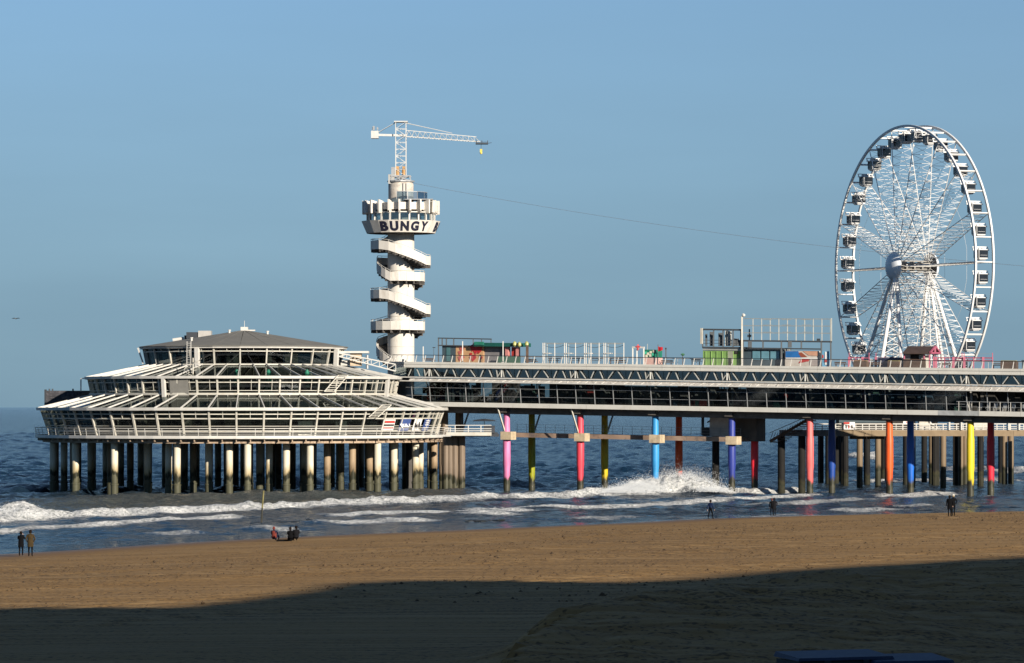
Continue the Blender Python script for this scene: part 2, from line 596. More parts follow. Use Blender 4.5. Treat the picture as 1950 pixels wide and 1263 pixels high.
def sea_material():
    m = bpy.data.materials.new("sea_water"); m.use_nodes = True
    N, L = m.node_tree.nodes, m.node_tree.links
    b = N["Principled BSDF"]
    b.inputs['Roughness'].default_value = .12
    b.inputs['IOR'].default_value = 1.33
    b.inputs['Specular IOR Level'].default_value = .17
    g = N.new("ShaderNodeNewGeometry")
    silt = N.new("ShaderNodeAttribute"); silt.attribute_name = "silt"
    foam = N.new("ShaderNodeAttribute"); foam.attribute_name = "foam"
    mx = N.new("ShaderNodeMix"); mx.data_type = 'RGBA'
    mx.inputs[6].default_value = (.003, .015, .032, 1)
    mx.inputs[7].default_value = (.062, .066, .054, 1)
    L.new(silt.outputs['Fac'], mx.inputs[0])
    n = N.new("ShaderNodeTexNoise"); n.inputs['Scale'].default_value = 2.6; n.inputs['Detail'].default_value = 8
    n.inputs['Roughness'].default_value = .75
    mp = N.new("ShaderNodeMapping"); mp.inputs['Scale'].default_value = (1, .35, 1)
    mp.inputs['Rotation'].default_value = (0, 0, R(-55) )
    L.new(g.outputs['Position'], mp.inputs[0]); L.new(mp.outputs[0], n.inputs['Vector'])
    s = N.new("ShaderNodeMath"); s.operation = 'SUBTRACT'
    L.new(foam.outputs['Fac'], s.inputs[0]); L.new(n.outputs[0], s.inputs[1])
    mr = N.new("ShaderNodeMapRange"); mr.inputs['From Min'].default_value = -.08; mr.inputs['From Max'].default_value = .34
    L.new(s.outputs[0], mr.inputs[0])
    m2 = N.new("ShaderNodeMix"); m2.data_type = 'RGBA'
    L.new(mr.outputs[0], m2.inputs[0]); L.new(mx.outputs[2], m2.inputs[6])
    nf = N.new("ShaderNodeTexNoise"); nf.inputs['Scale'].default_value = 3.5; nf.inputs['Detail'].default_value = 6; nf.inputs['Roughness'].default_value = .7
    L.new(mp.outputs[0], nf.inputs['Vector'])
    fc = N.new("ShaderNodeValToRGB")                 # bubbly foam: bright froth with thin grey-green gaps
    fc.color_ramp.elements[0].position = .36; fc.color_ramp.elements[0].color = (.22, .235, .225, 1)
    fc.color_ramp.elements[1].position = .52; fc.color_ramp.elements[1].color = (.60, .60, .585, 1)
    L.new(nf.outputs[0], fc.inputs[0]); L.new(fc.outputs[0], m2.inputs[7])
    L.new(m2.outputs[2], b.inputs['Base Color'])
    r2 = N.new("ShaderNodeMapRange"); r2.inputs['To Min'].default_value = .12; r2.inputs['To Max'].default_value = .9
    L.new(mr.outputs[0], r2.inputs[0]); L.new(r2.outputs[0], b.inputs['Roughness'])
    n3 = N.new("ShaderNodeTexNoise"); n3.inputs['Scale'].default_value = .8; n3.inputs['Detail'].default_value = 7
    n3.inputs['Roughness'].default_value = .65
    L.new(g.outputs['Position'], n3.inputs['Vector'])
    bp = N.new("ShaderNodeBump"); bp.inputs['Strength'].default_value = 1.0; bp.inputs['Distance'].default_value = .8
    L.new(n3.outputs[0], bp.inputs['Height']); L.new(bp.outputs[0], b.inputs['Normal'])
    return m


SEA_M = sea_material()

# breakers: (pixel polyline on the water, ridge height, seaward width, shoreward width, foam, foam reach)
BREAKERS = [
    ([(-60, 998), (0, 992), (80, 986), (200, 981), (300, 974), (420, 970), (520, 966), (620, 962), (800, 955), (950, 949), (1060, 945), (1180, 941), (1300, 938), (1440, 938), (1580, 937)], .58, 3.5, 1.3, 1.0, 6.5),
    ([(-60, 1018), (0, 1012), (100, 1003), (200, 998), (300, 991), (420, 986), (480, 983)], .22, 2.5, 1.0, .95, 4),
    ([(620, 982), (760, 975), (880, 968), (1010, 971), (1150, 965), (1250, 960), (1400, 949), (1500, 945), (1570, 941)], .20, 2.5, 1.0, .95, 4),
    ([(610, 997), (690, 992), (760, 990), (810, 986)], .22, 3, 2, .85, 3),
    ([(440, 1008), (500, 1006), (545, 1004)], .25, 3, 2, .85, 3),
    ([(280, 1018), (330, 1014), (400, 1012)], .15, 3, 2, .70, 3),
    ([(170, 1020), (195, 1019)], .12, 3, 2, .7, 2),
    ([(870, 980), (920, 977), (970, 974)], .22, 3, 2, .85, 3),
    ([(1090, 990), (1150, 984), (1200, 980)], .15, 3, 2, .7, 3),
    ([(1240, 976), (1285, 974)], .15, 3, 2, .75, 2),
    ([(1410, 962), (1500, 957), (1600, 951), (1665, 948)], .2, 3, 2, .8, 3),
    ([(1570, 976), (1620, 972), (1700, 968)], .18, 3, 2, .8, 3),
    ([(1690, 966), (1790, 961)], .18, 3, 2, .75, 2.5),
    ([(1675, 947), (1740, 943), (1820, 939)], .32, 4, 2, .95, 4),
    ([(1385, 985), (1460, 981), (1540, 977)], .06, 2, 2, .75, 2),
    ([(1275, 987), (1325, 985)], .06, 2, 2, .7, 2),
    ([(0, 1030), (40, 1027)], .1, 3, 2, .7, 2),
    ([(1560, 918), (1640, 917), (1720, 919), (1800, 914), (1960, 912)], .25, 5, 3, .75, 6),
    ([(1840, 900), (1900, 897), (1990, 894)], .4, 7, 4, .8, 8),
    ([(1600, 872), (1690, 869)], .9, 8, 5, .85, 9),
    ([(1780, 897), (1850, 893)], .4, 6, 4, .7, 6),
    ([(1400, 930), (1440, 928), (1500, 927)], .3, 5, 3, .55, 5),
    ([(955, 929), (1000, 930)], .15, 4, 3, .6, 4),
]
SWELLS = [([(40, 962), (150, 955), (300, 950), (500, 948), (700, 945), (900, 938)], .75, 7, 4),
          ([(-40, 930), (300, 925), (900, 915), (1300, 912)], .5, 9, 6)]


def sea_surface(X, Y):
    rng = np.random.default_rng(5)
    v, q = vq(X, Y)
    D = q - np.interp(v, SHORE[:, 0], SHORE[:, 1])
    dist = np.hypot(X, Y)
    cell = dist * 0.0011
    Z = np.zeros_like(X)
    for i in range(46):
        wl = 1.3 * (17 / 1.3) ** rng.random()
        ang = rng.normal(0, .55)
        kx = EY * math.cos(ang) + EX * math.sin(ang)
        ky = -EX * math.cos(ang) + EY * math.sin(ang)
        k = 2 * PI / wl
        amp = .021 * wl ** .72
        fade = np.clip(wl / (3 * cell) - .6, 0, 1)
        p = k * (kx * X + ky * Y) + rng.random() * 6.28 + 1.3 * noise2(X / (wl * 3) + 9, Y / (wl * 3) + i, i)
        Z += amp * fade * (1 - np.abs(np.sin(p / 2)) ** .8 - .38) * 1.5
    calm = np.clip((-D) / 130, .36, 1)
    patch = .55 + .9 * fbm(X / 40, Y / 40, 3, 2)
    Z *= calm * patch
    chop = Z.copy()
    foam = np.zeros_like(X)
    wob = (fbm(X / 9, Y / 9, 4, 1) - .47) * 7
    for pts, h, wb, wf, fo, reach in BREAKERS:
        c = curve_vq(pts)
        t = q - np.interp(v, c[:, 0], c[:, 1]) + wob * .55
        fade = np.clip((v - c[0, 0]) / 5 + .3, 0, 1) * np.clip((c[-1, 0] - v) / 5 + .3, 0, 1)
        lump = .30 + 1.3 * fbm(X / 1.5, Y / 1.5, 4, 3)
        prof = np.where(t > 0, np.exp(-(t / wf) ** 2), np.exp(-(t / wb) ** 2))
        Z += h * prof * fade * lump * 1.15
        ff = np.where(t > 0, np.exp(-(t / (wf * 1.9)) ** 4), np.exp(-(t / reach) ** 2 * 1.2) )
        foam = np.maximum(foam, fo * ff * fade * (.62 + .6 * fbm(X / 5, Y / 5, 3, 2)))
    for pts, h, wb, wf in SWELLS:
        c = curve_vq(pts)
        t = q - np.interp(v, c[:, 0], c[:, 1]) + wob * .4
        fade = np.clip((v - c[0, 0]) / 12, 0, 1) * np.clip((c[-1, 0] - v) / 12, 0, 1)
        Z += h * np.where(t > 0, np.exp(-(t / wf) ** 2), np.exp(-(t / wb) ** 2)) * fade * (.6 + .8 * fbm(X / 14, Y / 14, 2, 1))
    # the crash under the pier and the one at the far left
    for px, py, h, rx, ry in ((1215, 941, 1.3, 5, 2.2), (1262, 940, 1.9, 4.5, 2.4), (1310, 940, 1.5, 4, 2.2), (1350, 940, .8, 4, 2),
                              (1170, 943, .7, 5, 2), (28, 986, 1.25, 2.0, 2.5), (2, 988, 1.0, 2.6, 2.5), (50, 987, .7, 1.8, 2)):
        x0, y0 = W0(px, py)
        r2 = ((X - x0) / rx) ** 2 + ((Y - y0) / ry) ** 2
        gs = np.exp(-r2)
        Z += h * .62 * gs * (.55 + .9 * fbm(X / .8, Y / .8, 4, 0))
        foam = np.maximum(foam, np.clip(gs * 2.2, 0, 1.15))
    # loose lacy foam between the breakers, sparse whitecaps further out
    lace = fbm(v / 7, q / 2.2, 4, 1)
    surf = np.clip(1 - np.abs(D + 45) / 60, 0, 1)
    foam = np.maximum(foam, surf * np.clip((lace - .50) * 2.2, 0, .62))
    cap = np.clip((noise2(v / 17, q / 6, 0) - .86) * 6, 0, 1) * np.clip((chop - .12) * 4, 0, 1)
    foam = np.maximum(foam, cap * .8)
    edge = np.exp(-((D + .4 + wob * .15) / .8) ** 2) * np.clip(fbm(v / 12, q / 12, 2, 3) * 2 - .55, 0, .9)
    foam = np.maximum(foam, edge)
    c = curve_vq(BREAKERS[0][0])
    t = q - np.interp(v, c[:, 0], c[:, 1]) + wob * .6
    silt = np.clip((2 - t) / 5, 0, 1) * np.exp(-np.clip(-t - 28, 0, None) / 22) * np.clip(1.75 - v / 330, .30, 1) * (.75 + .5 * fbm(v / 25, q / 8, 3, 0))
    silt = np.clip(silt, 0, .95)
    Z *= np.clip(-D / 14 + .12, .06, 1)
    return Z, foam, silt


ks = np.linspace(-.172, .172, 600)
ys, y_ = [], 236.0
while y_ < 14000:
    ys.append(y_)
    y_ *= 1.0016 if y_ < 700 else (1.0035 if y_ < 1500 else 1.012)
ys = np.array(ys)
Xg, Yg = ks[None, :] * ys[:, None], np.repeat(ys[:, None], len(ks), 1)
Zg, Fo, Si = sea_surface(Xg, Yg)
sea = tag(grid_mesh("sea", Xg, Yg, Zg, SEA_M, {"foam": Fo, "silt": Si}), "rough blue sea with white breakers rolling onto the beach", kind='structure')
b_ = MB(); b_.box((0, 12000, -1.2), (60000, 60000, .2))
tag(b_.world("sea_bed", SEA_M), "open water around and below the wave field", kind='structure')

# beach
DUNE = [W0(px, py, 3.0) for px, py in ((1085, 1225), (1140, 1204), (1250, 1172), (1330, 1168), (1500, 1148), (1700, 1128), (1950, 1108), (2200, 1085))]


def poly_dist(X, Y, pts):
    best = np.full(X.shape, 1e9); side = np.zeros_like(X)
    for (x0, y0), (x1, y1) in zip(pts, pts[1:]):
        dx, dy = x1 - x0, y1 - y0
        t = np.clip(((X - x0) * dx + (Y - y0) * dy) / (dx * dx + dy * dy), 0, 1)
        d = np.hypot(X - x0 - t * dx, Y - y0 - t * dy)
        s = (X - x0) * dy - (Y - y0) * dx
        side = np.where(d < best, s, side); best = np.minimum(best, d)
    return np.where(side > 0, best, -best)          # positive on the near side


def beach_z(X, Y):
    v, q = vq(X, Y)
    D = dist_inland(X, Y)
    Z = np.where(D < 0, .05 * D, np.where(D < 55, .032 * D, 1.76 + .0115 * (D - 55)))
    on = np.clip(D / 8, 0, 1)
    Z = Z + on * .16 * (fbm(v / 16, q / 7, 4, 1) - .47) + on * np.clip((D - 18) / 20, 0, 1) * .055 * (fbm(X / 1.5, Y / 1.5, 4, 2) - .45)
    d = poly_dist(X, Y, DUNE)
    far = np.clip(1 - np.abs(d) / 60, 0, 1)
    mound = np.where(d > 0, np.exp(-(d / 16) ** 2), np.exp(-(d / 1.8) ** 2))
    Z = Z + 1.6 * mound * (.75 + .4 * fbm(X / 3, Y / 3, 4, 0)) + np.clip(mound * 1.6, 0, 1) * .5 * (fbm(X / 1.1, Y / 1.1, 4, 3) - .45) * np.clip((60 - np.abs(d)) / 30, 0, 1)
    for k in range(9):                               # vehicle tracks along the beach
        q0 = -165 + k * 8.3 + 3 * math.sin(k * 2.3)
        q1 = q0 + 2.5 * np.sin(v / 90 + k) 
        for o in (-.9, .9):
            Z = Z - .07 * np.exp(-((q - q1 - o) / .35) ** 2) + .06 * np.exp(-((q - q1 - o - .5) / .25) ** 2)
    return Z


def beach_h(x, y): return float(beach_z(np.array([[x]]), np.array([[y]]))[0, 0])


def on_beach(px, py):
    z = 0.0
    for _ in range(12):
        x, y = W0(px, py, z)
        z = max(0, beach_h(x, y))
    return Vector((x, y, z))


def sand_material():
    m = bpy.data.materials.new("beach_sand"); m.use_nodes = True
    N, L = m.node_tree.nodes, m.node_tree.links
    b = N["Principled BSDF"]; b.inputs['Roughness'].default_value = .95; b.inputs['Specular IOR Level'].default_value = .15
    g = N.new("ShaderNodeNewGeometry")
    wet = N.new("ShaderNodeAttribute"); wet.attribute_name = "wet"
    mp = N.new("ShaderNodeMapping"); mp.inputs['Rotation'].default_value = (0, 0, R(-54.9)); mp.inputs['Scale'].default_value = (.03, 1.6, 1)
    L.new(g.outputs['Position'], mp.inputs[0])
    n = N.new("ShaderNodeTexNoise"); n.inputs['Scale'].default_value = 1; n.inputs['Detail'].default_value = 8; n.inputs['Roughness'].default_value = .6
    L.new(mp.outputs[0], n.inputs['Vector'])
    cr = N.new("ShaderNodeValToRGB")
    cr.color_ramp.elements[0].position = .32; cr.color_ramp.elements[0].color = (.188, .105, .036, 1)
    cr.color_ramp.elements[1].position = .68; cr.color_ramp.elements[1].color = (.280, .170, .066, 1)
    L.new(n.outputs[0], cr.inputs[0])
    # dark specks: weed, shells, and footprint shade painted as colour
    n2 = N.new("ShaderNodeTexNoise"); n2.inputs['Scale'].default_value = 4.5; n2.inputs['Detail'].default_value = 3
    L.new(g.outputs['Position'], n2.inputs['Vector'])
    n4 = N.new("ShaderNodeTexNoise"); n4.inputs['Scale'].default_value = .06; n4.inputs['Detail'].default_value = 2
    L.new(g.outputs['Position'], n4.inputs['Vector'])
    ad = N.new("ShaderNodeMath"); ad.operation = 'MULTIPLY_ADD'; ad.inputs[1].default_value = .22
    L.new(n4.outputs[0], ad.inputs[0]); L.new(n2.outputs[0], ad.inputs[2])
    sp = N.new("ShaderNodeMapRange"); sp.inputs['From Min'].default_value = .645; sp.inputs['From Max'].default_value = .73
    sp.inputs['To Max'].default_value = .8
    L.new(ad.outputs[0], sp.inputs[0])
    m1 = N.new("ShaderNodeMix"); m1.data_type = 'RGBA'
    dry = N.new("ShaderNodeMath"); dry.operation = 'SUBTRACT'; dry.use_clamp = True
    L.new(sp.outputs[0], dry.inputs[0]); L.new(wet.outputs['Fac'], dry.inputs[1])
    L.new(dry.outputs[0], m1.inputs[0]); L.new(cr.outputs[0], m1.inputs[6]); m1.inputs[7].default_value = (.05, .03, .015, 1)
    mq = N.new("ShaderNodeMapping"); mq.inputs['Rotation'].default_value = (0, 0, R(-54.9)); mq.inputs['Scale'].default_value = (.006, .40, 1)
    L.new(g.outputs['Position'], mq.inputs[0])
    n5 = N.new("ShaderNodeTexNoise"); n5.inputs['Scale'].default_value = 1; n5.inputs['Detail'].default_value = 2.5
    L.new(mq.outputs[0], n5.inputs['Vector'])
    cl = N.new("ShaderNodeValToRGB")                 # pale vehicle ruts: dry sand, with sun on their ridges put into the colour
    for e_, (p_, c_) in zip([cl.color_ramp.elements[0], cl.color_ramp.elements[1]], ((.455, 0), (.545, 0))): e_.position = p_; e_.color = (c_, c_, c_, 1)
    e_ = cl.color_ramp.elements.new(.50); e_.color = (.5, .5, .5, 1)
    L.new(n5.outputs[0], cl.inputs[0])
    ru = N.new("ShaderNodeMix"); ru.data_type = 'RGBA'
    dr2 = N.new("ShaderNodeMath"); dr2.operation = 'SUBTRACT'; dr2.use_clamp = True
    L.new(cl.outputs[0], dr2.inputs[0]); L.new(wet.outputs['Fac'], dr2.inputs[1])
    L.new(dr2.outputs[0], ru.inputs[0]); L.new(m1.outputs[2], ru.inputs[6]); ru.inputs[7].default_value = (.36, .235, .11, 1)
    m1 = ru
    m2 = N.new("ShaderNodeMix"); m2.data_type = 'RGBA'; m2.blend_type = 'MULTIPLY'
    L.new(wet.outputs['Fac'], m2.inputs[0]); L.new(m1.outputs[2], m2.inputs[6]); m2.inputs[7].default_value = (.60, .58, .60, 1)
    L.new(m2.outputs[2], b.inputs['Base Color'])
    rr = N.new("ShaderNodeMapRange"); rr.inputs['To Min'].default_value = .95; rr.inputs['To Max'].default_value = .45
    L.new(wet.outputs['Fac'], rr.inputs[0]); L.new(rr.outputs[0], b.inputs['Roughness'])
    n3 = N.new("ShaderNodeTexNoise"); n3.inputs['Scale'].default_value = 2.2; n3.inputs['Detail'].default_value = 6
    L.new(g.outputs['Position'], n3.inputs['Vector'])
    st = N.new("ShaderNodeMapRange"); st.inputs['To Min'].default_value = .6; st.inputs['To Max'].default_value = .05
    L.new(wet.outputs['Fac'], st.inputs[0])
    bp = N.new("ShaderNodeBump"); bp.inputs['Distance'].default_value = .12
    L.new(st.outputs[0], bp.inputs['Strength']); L.new(n3.outputs[0], bp.inputs['Height']); L.new(bp.outputs[0], b.inputs['Normal'])
    return m


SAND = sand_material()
va = np.concatenate([np.linspace(-500, 35, 40), np.arange(36, 430, .55), np.linspace(432, 2500, 60)])
qa = np.concatenate([np.arange(-245, -40, .5), np.arange(-40, 6, 1.0)])
Vg, Qg = np.meshgrid(va, qa)
Xb, Yb = xy(Vg, Qg)
Db = dist_inland(Xb, Yb)
keep = np.where((Db > -14).any(axis=1))[0]
k0 = max(0, keep[0] - 1)
Xb, Yb, Db, Vg, Qg = Xb[k0:], Yb[k0:], Db[k0:], Vg[k0:], Qg[k0:]
Zb = beach_z(Xb, Yb)
wetb = np.clip(1.15 - Db / (7 + 4 * fbm(Vg / 20, Qg / 20, 2, 1)), 0, 1)
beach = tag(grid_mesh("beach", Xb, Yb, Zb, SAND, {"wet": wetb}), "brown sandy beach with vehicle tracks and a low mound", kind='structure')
# promenade the photographer stands on, and the town row behind that throws the long shadow
PAVE = mat("promenade_paving", (.25, .23, .21), .9)
b_ = MB()
b_.prism([xy(-500, -4), xy(2500, -4), xy(2500, 120), xy(-500, 120)], 2.0, 8.8)
tag(b_.world("promenade", PAVE), "raised promenade along the top of the beach", kind='structure')


# ------------------------------------------------------------------ the row of town buildings behind the camera (they shade the near beach)
def shadow_source(px, py, q_b):
    P = on_beach(px, py)
    v, q = vq(P.x, P.y)
    sv, sq = vq(SUN.x, SUN.y)
    t = (q_b - q) / sq
    return v + sv * t, P.z + SUN.z * t


Q_B = 34.0
edge_px = [(-260, 1172), (0, 1158), (180, 1158), (330, 1157), (450, 1143), (560, 1126), (640, 1112), (760, 1106), (960, 1108), (1130, 1111), (1290, 1106),
           (1390, 1094), (1560, 1082), (1760, 1070), (1950, 1060), (2250, 1046)]
SKY_PTS = sorted(shadow_source(px, py, Q_B) for px, py in edge_px)
SKY_PTS = [(SKY_PTS[0][0] - 90, SKY_PTS[0][1] + 2)] + SKY_PTS
BRICK = mat("town_wall", (.32, .22, .16), .9)
WIN = mat("town_window", (.02, .025, .03), .15)


def town_block(pts, label, depth=16):
    (v0, _), (v1, _) = pts[0], pts[-1]
    base = xy((v0 + v1) / 2, Q_B + depth / 2)
    t = thing("town_building", (base[0], base[1], 8.8), label, "building", "town buildings along the promenade")
    m = MB()
    n = len(pts)
    vs = []
    for q in (Q_B, Q_B + depth):
        vs += [(*xy(v, q), 8.8) for v, z in pts] + [(*xy(v, q), z) for v, z in pts]
    fs = []
    for i in range(n - 1):
        fs += [(i, i + 1, n + i + 1, n + i), (2 * n + i, 3 * n + i, 3 * n + i + 1, 2 * n + i + 1), (n + i, n + i + 1, 3 * n + i + 1, 3 * n + i)]
    fs += [(0, n, 3 * n, 2 * n), (n - 1, 3 * n - 1, 4 * n - 1, 2 * n - 1)]
    m.add(vs, fs)
    m.world("wall", BRICK, t)
    zmin = min(z for v, z in pts)
    wm = MB(); wm.box((0, 0, 0), (2.2, .12, 1.6))
    wmesh = wm.mesh("window", WIN)
    rz = math.atan2(EY, EX)
    nv = int((v1 - v0) / 9)
    for i in range(nv):
        for j in range(int((zmin - 12) / 6.5)):
            x, y = xy(v0 + 4.5 + 9 * i, Q_B - .03)
            inst("window", wmesh, t, Matrix.Translation((x - base[0], y - base[1], 3.5 + 6.5 * j)) @ Matrix.Rotation(rz, 4, 'Z'))


cuts = [0, 4, 7, 11, 13, len(SKY_PTS) - 1]
names = ["flat roofed brick block at the left end of the row behind the camera", "tall brick block with a stepped gable behind the camera",
         "brick block with a long level roof behind the camera", "narrow brick block beside the long one behind the camera",
         "long brick block at the far right end of the row behind the camera"]
for (a, b), nm in zip(zip(cuts, cuts[1:]), names):
    pts = list(SKY_PTS[a:b + 1])
    if a: pts[0] = (pts[0][0] + .004, pts[0][1])
    town_block(pts, nm)


# ------------------------------------------------------------------ round glass pavilion on piles
PC = at(464, HY, 490.0); PC.z = 0
pav = thing("round_pavilion", PC, "round three tier glass pavilion with white ribs and grey conical roof on piles", "pavilion")
NB = 48
TH0, DTH = R(2.0), 2 * PI / NB


def rotz(t): return Matrix.Rotation(t, 4, 'Z')


def around(name, mesh, n=NB, off=0.0, step=None, parent=None, jit=0):
    out = []
    for k in range(n):
        out.append(inst(name, mesh, parent or pav, rotz(TH0 + off + k * (step or DTH))))
    return out


def bay_quad(r0, z0, r1, z1, half, gap=.06, t=.03):
    """flat pane between two posts, leaning from (r0,z0) to (r1,z1)"""
    m = MB()
    w0, w1 = r0 * math.tan(half) - gap, r1 * math.tan(half) - gap
    a, b = r0 * math.cos(half), r1 * math.cos(half)
    p = [(-w0, -a, z0), (w0, -a, z0), (w1, -b, z1), (-w1, -b, z1)]
    return m.hexa([(x, y + t, z) for x, y, z in p] + [(x, y, z) for x, y, z in p])


H = DTH / 2
# deck, its edge and the rusty ring beam below
m = MB(); m.ring(.5, 25.95, 6.55, 6.9, NB, TH0); m.local("deck", CONC, pav)
m = MB(); m.ring(25.97, 26.12, 6.62, 6.99, NB, TH0); m.local("deck_edge", WHITE, pav)
m = MB(); m.ring(22.6, 25.2, 6.05, 6.54, NB, TH0); m.local("ring_beam", RUST, pav)
m = MB(); m.ring(8, 9, 6.0, 6.53, NB, TH0); m.ring(15.5, 16.5, 6.0, 6.53, NB, TH0); m.local("under_beam", CONCD, pav)
m = MB()
for k in range(96):
    t = TH0 + k * H
    s, c = math.sin(t), -math.cos(t)
    m.box((25.55 * s, 25.55 * c, 6.40), (.12, .5, .26), t)
tag(m.local("bracket", RUST, pav), kind='stuff')
# railing on the deck edge
pm = MB(); pm.bar((0, -26.0, 6.95), (0, -26.15, 7.86), .055); pm = pm.mesh("railing_post", WHITE)
around("railing_post", pm, 72, 0, 2 * PI / 72)
for z, r in ((7.86, .035), (7.62, .022), (7.4, .022), (7.18, .022)):
    m = MB(); rr = 26.0 + .15 * (z - 6.95) / .91
    m.ring(rr - r, rr + r, z - r, z + r, 72, TH0); m.local("rail", WHITE, pav)
# lower tier: leaning posts, mullions, bars, panes
RB, RT, ZB, ZT = 24.3, 25.35, 6.95, 10.0


def rl(z): return RB + (RT - RB) * (z - ZB) / (ZT - ZB)


m = MB(); m.bar((0, -RB, ZB), (0, -RT, ZT), .21, .3, (0, -1, 0)); around("post", m.mesh("post", CREAM))
m = MB(); m.bar((0, -rl(9.02) + .02, 9.02), (0, -rl(9.95) + .02, 9.95), .07, .1, (0, -1, 0)); around("mullion", m.mesh("mullion", CREAM), NB, H)
for z, w in ((9.56, .12), (9.02, .14), (8.12, .06), (7.5, .1)):
    m = MB(); r = rl(z); m.ring(r - .06, r + .06, z - w / 2, z + w / 2, NB, TH0); m.local("transom", CREAM, pav)
m = MB(); m.ring(25.3, 25.98, 10.0, 10.36, NB, TH0, 25.2, 26.02); m.local("eave_beam", WHITE, pav)
pl = bay_quad(rl(7.0) - .05, 7.0, rl(8.98) - .05, 8.98, H, .14).mesh("window_pane", GL_DARK)
pu = bay_quad(rl(9.06) - .05, 9.06, rl(9.93) - .05, 9.93, H, .14).mesh("window_pane", GL_DARK)
around("window_pane", pl, NB, H); around("window_pane", pu, NB, H)
# lower glass roof with proud ribs, wall behind
m = MB(); m.bar((0, -25.75, 10.32), (0, -19.35, 11.92), .11, .17); ribm = m.mesh("rafter", WHITE)
around("rafter", ribm)
around("roof_pane", bay_quad(25.3, 10.22, 19.4, 11.72, H, .1).mesh("roof_pane", GL_ROOF), NB, H)
m = MB(); m.bar((0, -19.28, 10.0), (0, -19.28, 11.9), .07); around("wall_stud", m.mesh("wall_stud", CREAM), 96, 0, H)
m = MB(); m.ring(19.0, 19.15, 6.9, 11.85, NB, TH0); m.local("inner_wall", SLATE, pav)
m = MB(); m.ring(19.05, 19.42, 11.88, 12.14, NB, TH0); m.local("base_beam", CREAM, pav)
# middle tier
m = MB(); m.bar((0, -19.15, 12.14), (0, -19.5, 13.9), .2, .26, (0, -1, 0)); around("post", m.mesh("post", CREAM))
m = MB(); m.bar((0, -19.15, 12.4), (0, -19.45, 13.8), .06); around("mullion", m.mesh("mullion", CREAM), NB, H * 1.25)
for z, w in ((13.42, .11), (12.42, .07)):
    m = MB(); r = 19.15 + .35 * (z - 12.14) / 1.76; m.ring(r - .05, r + .05, z - w / 2, z + w / 2, NB, TH0); m.local("transom", CREAM, pav)
around("window_pane", bay_quad(19.06, 12.16, 19.4, 13.86, H, .11).mesh("window_pane", GL_DARK), NB, H)
m = MB(); m.ring(19.4, 19.98, 13.88, 14.2, NB, TH0, 19.35, 20.02); m.local("eave_beam", WHITE, pav)
m = MB(); m.bar((0, -19.8, 14.16), (0, -12.3, 15.72), .10, .16); around("rafter", m.mesh("rafter", WHITE))
around("roof_pane", bay_quad(19.4, 14.08, 12.4, 15.52, H, .08).mesh("roof_pane", GL_ROOF), NB, H)
m = MB(); m.bar((0, -12.28, 13.9), (0, -12.28, 15.6), .06); around("wall_stud", m.mesh("wall_stud", CREAM), NB, 0)
m = MB(); m.ring(12.0, 12.15, 11.9, 15.55, NB, TH0); m.local("inner_wall", SLATE, pav)
m = MB(); m.ring(12.05, 12.38, 15.58, 15.76, NB, TH0); m.local("base_beam", CREAM, pav)
# top tier: a post every second bay
m = MB(); m.bar((0, -12.22, 15.76), (0, -12.62, 17.7), .17, .22, (0, -1, 0)); around("post", m.mesh("post", CREAM), 24, 0, 2 * DTH)
m = MB(); m.bar((0, -12.53, 17.3), (0, -12.62, 17.68), .07); around("mullion", m.mesh("mullion", CREAM), 24, DTH, 2 * DTH)
m = MB(); m.ring(12.5, 12.6, 17.24, 17.36, NB, TH0); m.local("transom", CREAM, pav)
around("window_pane", bay_quad(12.15, 15.78, 12.5, 17.66, DTH, .1).mesh("window_pane", GL_DARK), 24, DTH, 2 * DTH)
m = MB(); m.ring(12.4, 13.0, 17.68, 17.95, 24, TH0, 12.4, 13.08); m.local("eave_beam", WHITE, pav)
m = MB()
w = 13.08 * math.tan(DTH)
m.add([(-w + .01, -13.08, 17.99), (w - .01, -13.08, 17.99), (0, -.35, 20.08), (-w + .01, -13.08, 17.9), (w - .01, -13.08, 17.9), (0, -.35, 19.9)],
      [(0, 1, 2), (3, 5, 4), (0, 3, 4, 1), (1, 4, 5, 2), (2, 5, 3, 0)])
around("roof_panel", m.mesh("roof_panel", ROOFG), 24, DTH, 2 * DTH)
m = MB(); m.ring(.1, 12.1, 17.5, 17.62, 24, TH0); m.local("ceiling", INGREY, pav)
# roof furniture
m = MB(); m.box((.1, 0, 20.25), (.9, .9, .5)); m.box((.9, .1, 20.08), (1.1, .6, .16)); m.local("roof_cap", WHITE, pav)
m = MB(); m.tube((.1, 0, 20.3), (.1, 0, 21.3), .03); m.local("mast", WHITE, pav)
for x, y in ((-1.65, -2.0), (3.1, -1.5), (-6.0, -6.9)):
    z = 20.08 - 2.09 * (math.hypot(x, y) / 13.08)
    m = MB(); m.tube((x, y, z - .1), (x, y, z + .35), .13); m.tube((x, y, z + .35), (x, y, z + .45), .2); m.local("roof_vent", WHITE, pav)
m = MB(); m.box((-4.9, .6, 19.5), (1.6, 2.2, 1.05)); m.local("air_handler", mat("unit_grey", (.33, .32, .30), .5), pav)
m = MB(); m.box((-6.5, .6, 19.45), (1.4, 1.9, .8)); m.box((-7.35, .6, 19.2), (.3, .9, .5)); m.local("cooling_unit", DARKM, pav)
m = MB(); m.tube((-9.0, .8, 18.85), (-7.6, .8, 19.05), .24, None, 10); m.local("duct", WHITE, pav)
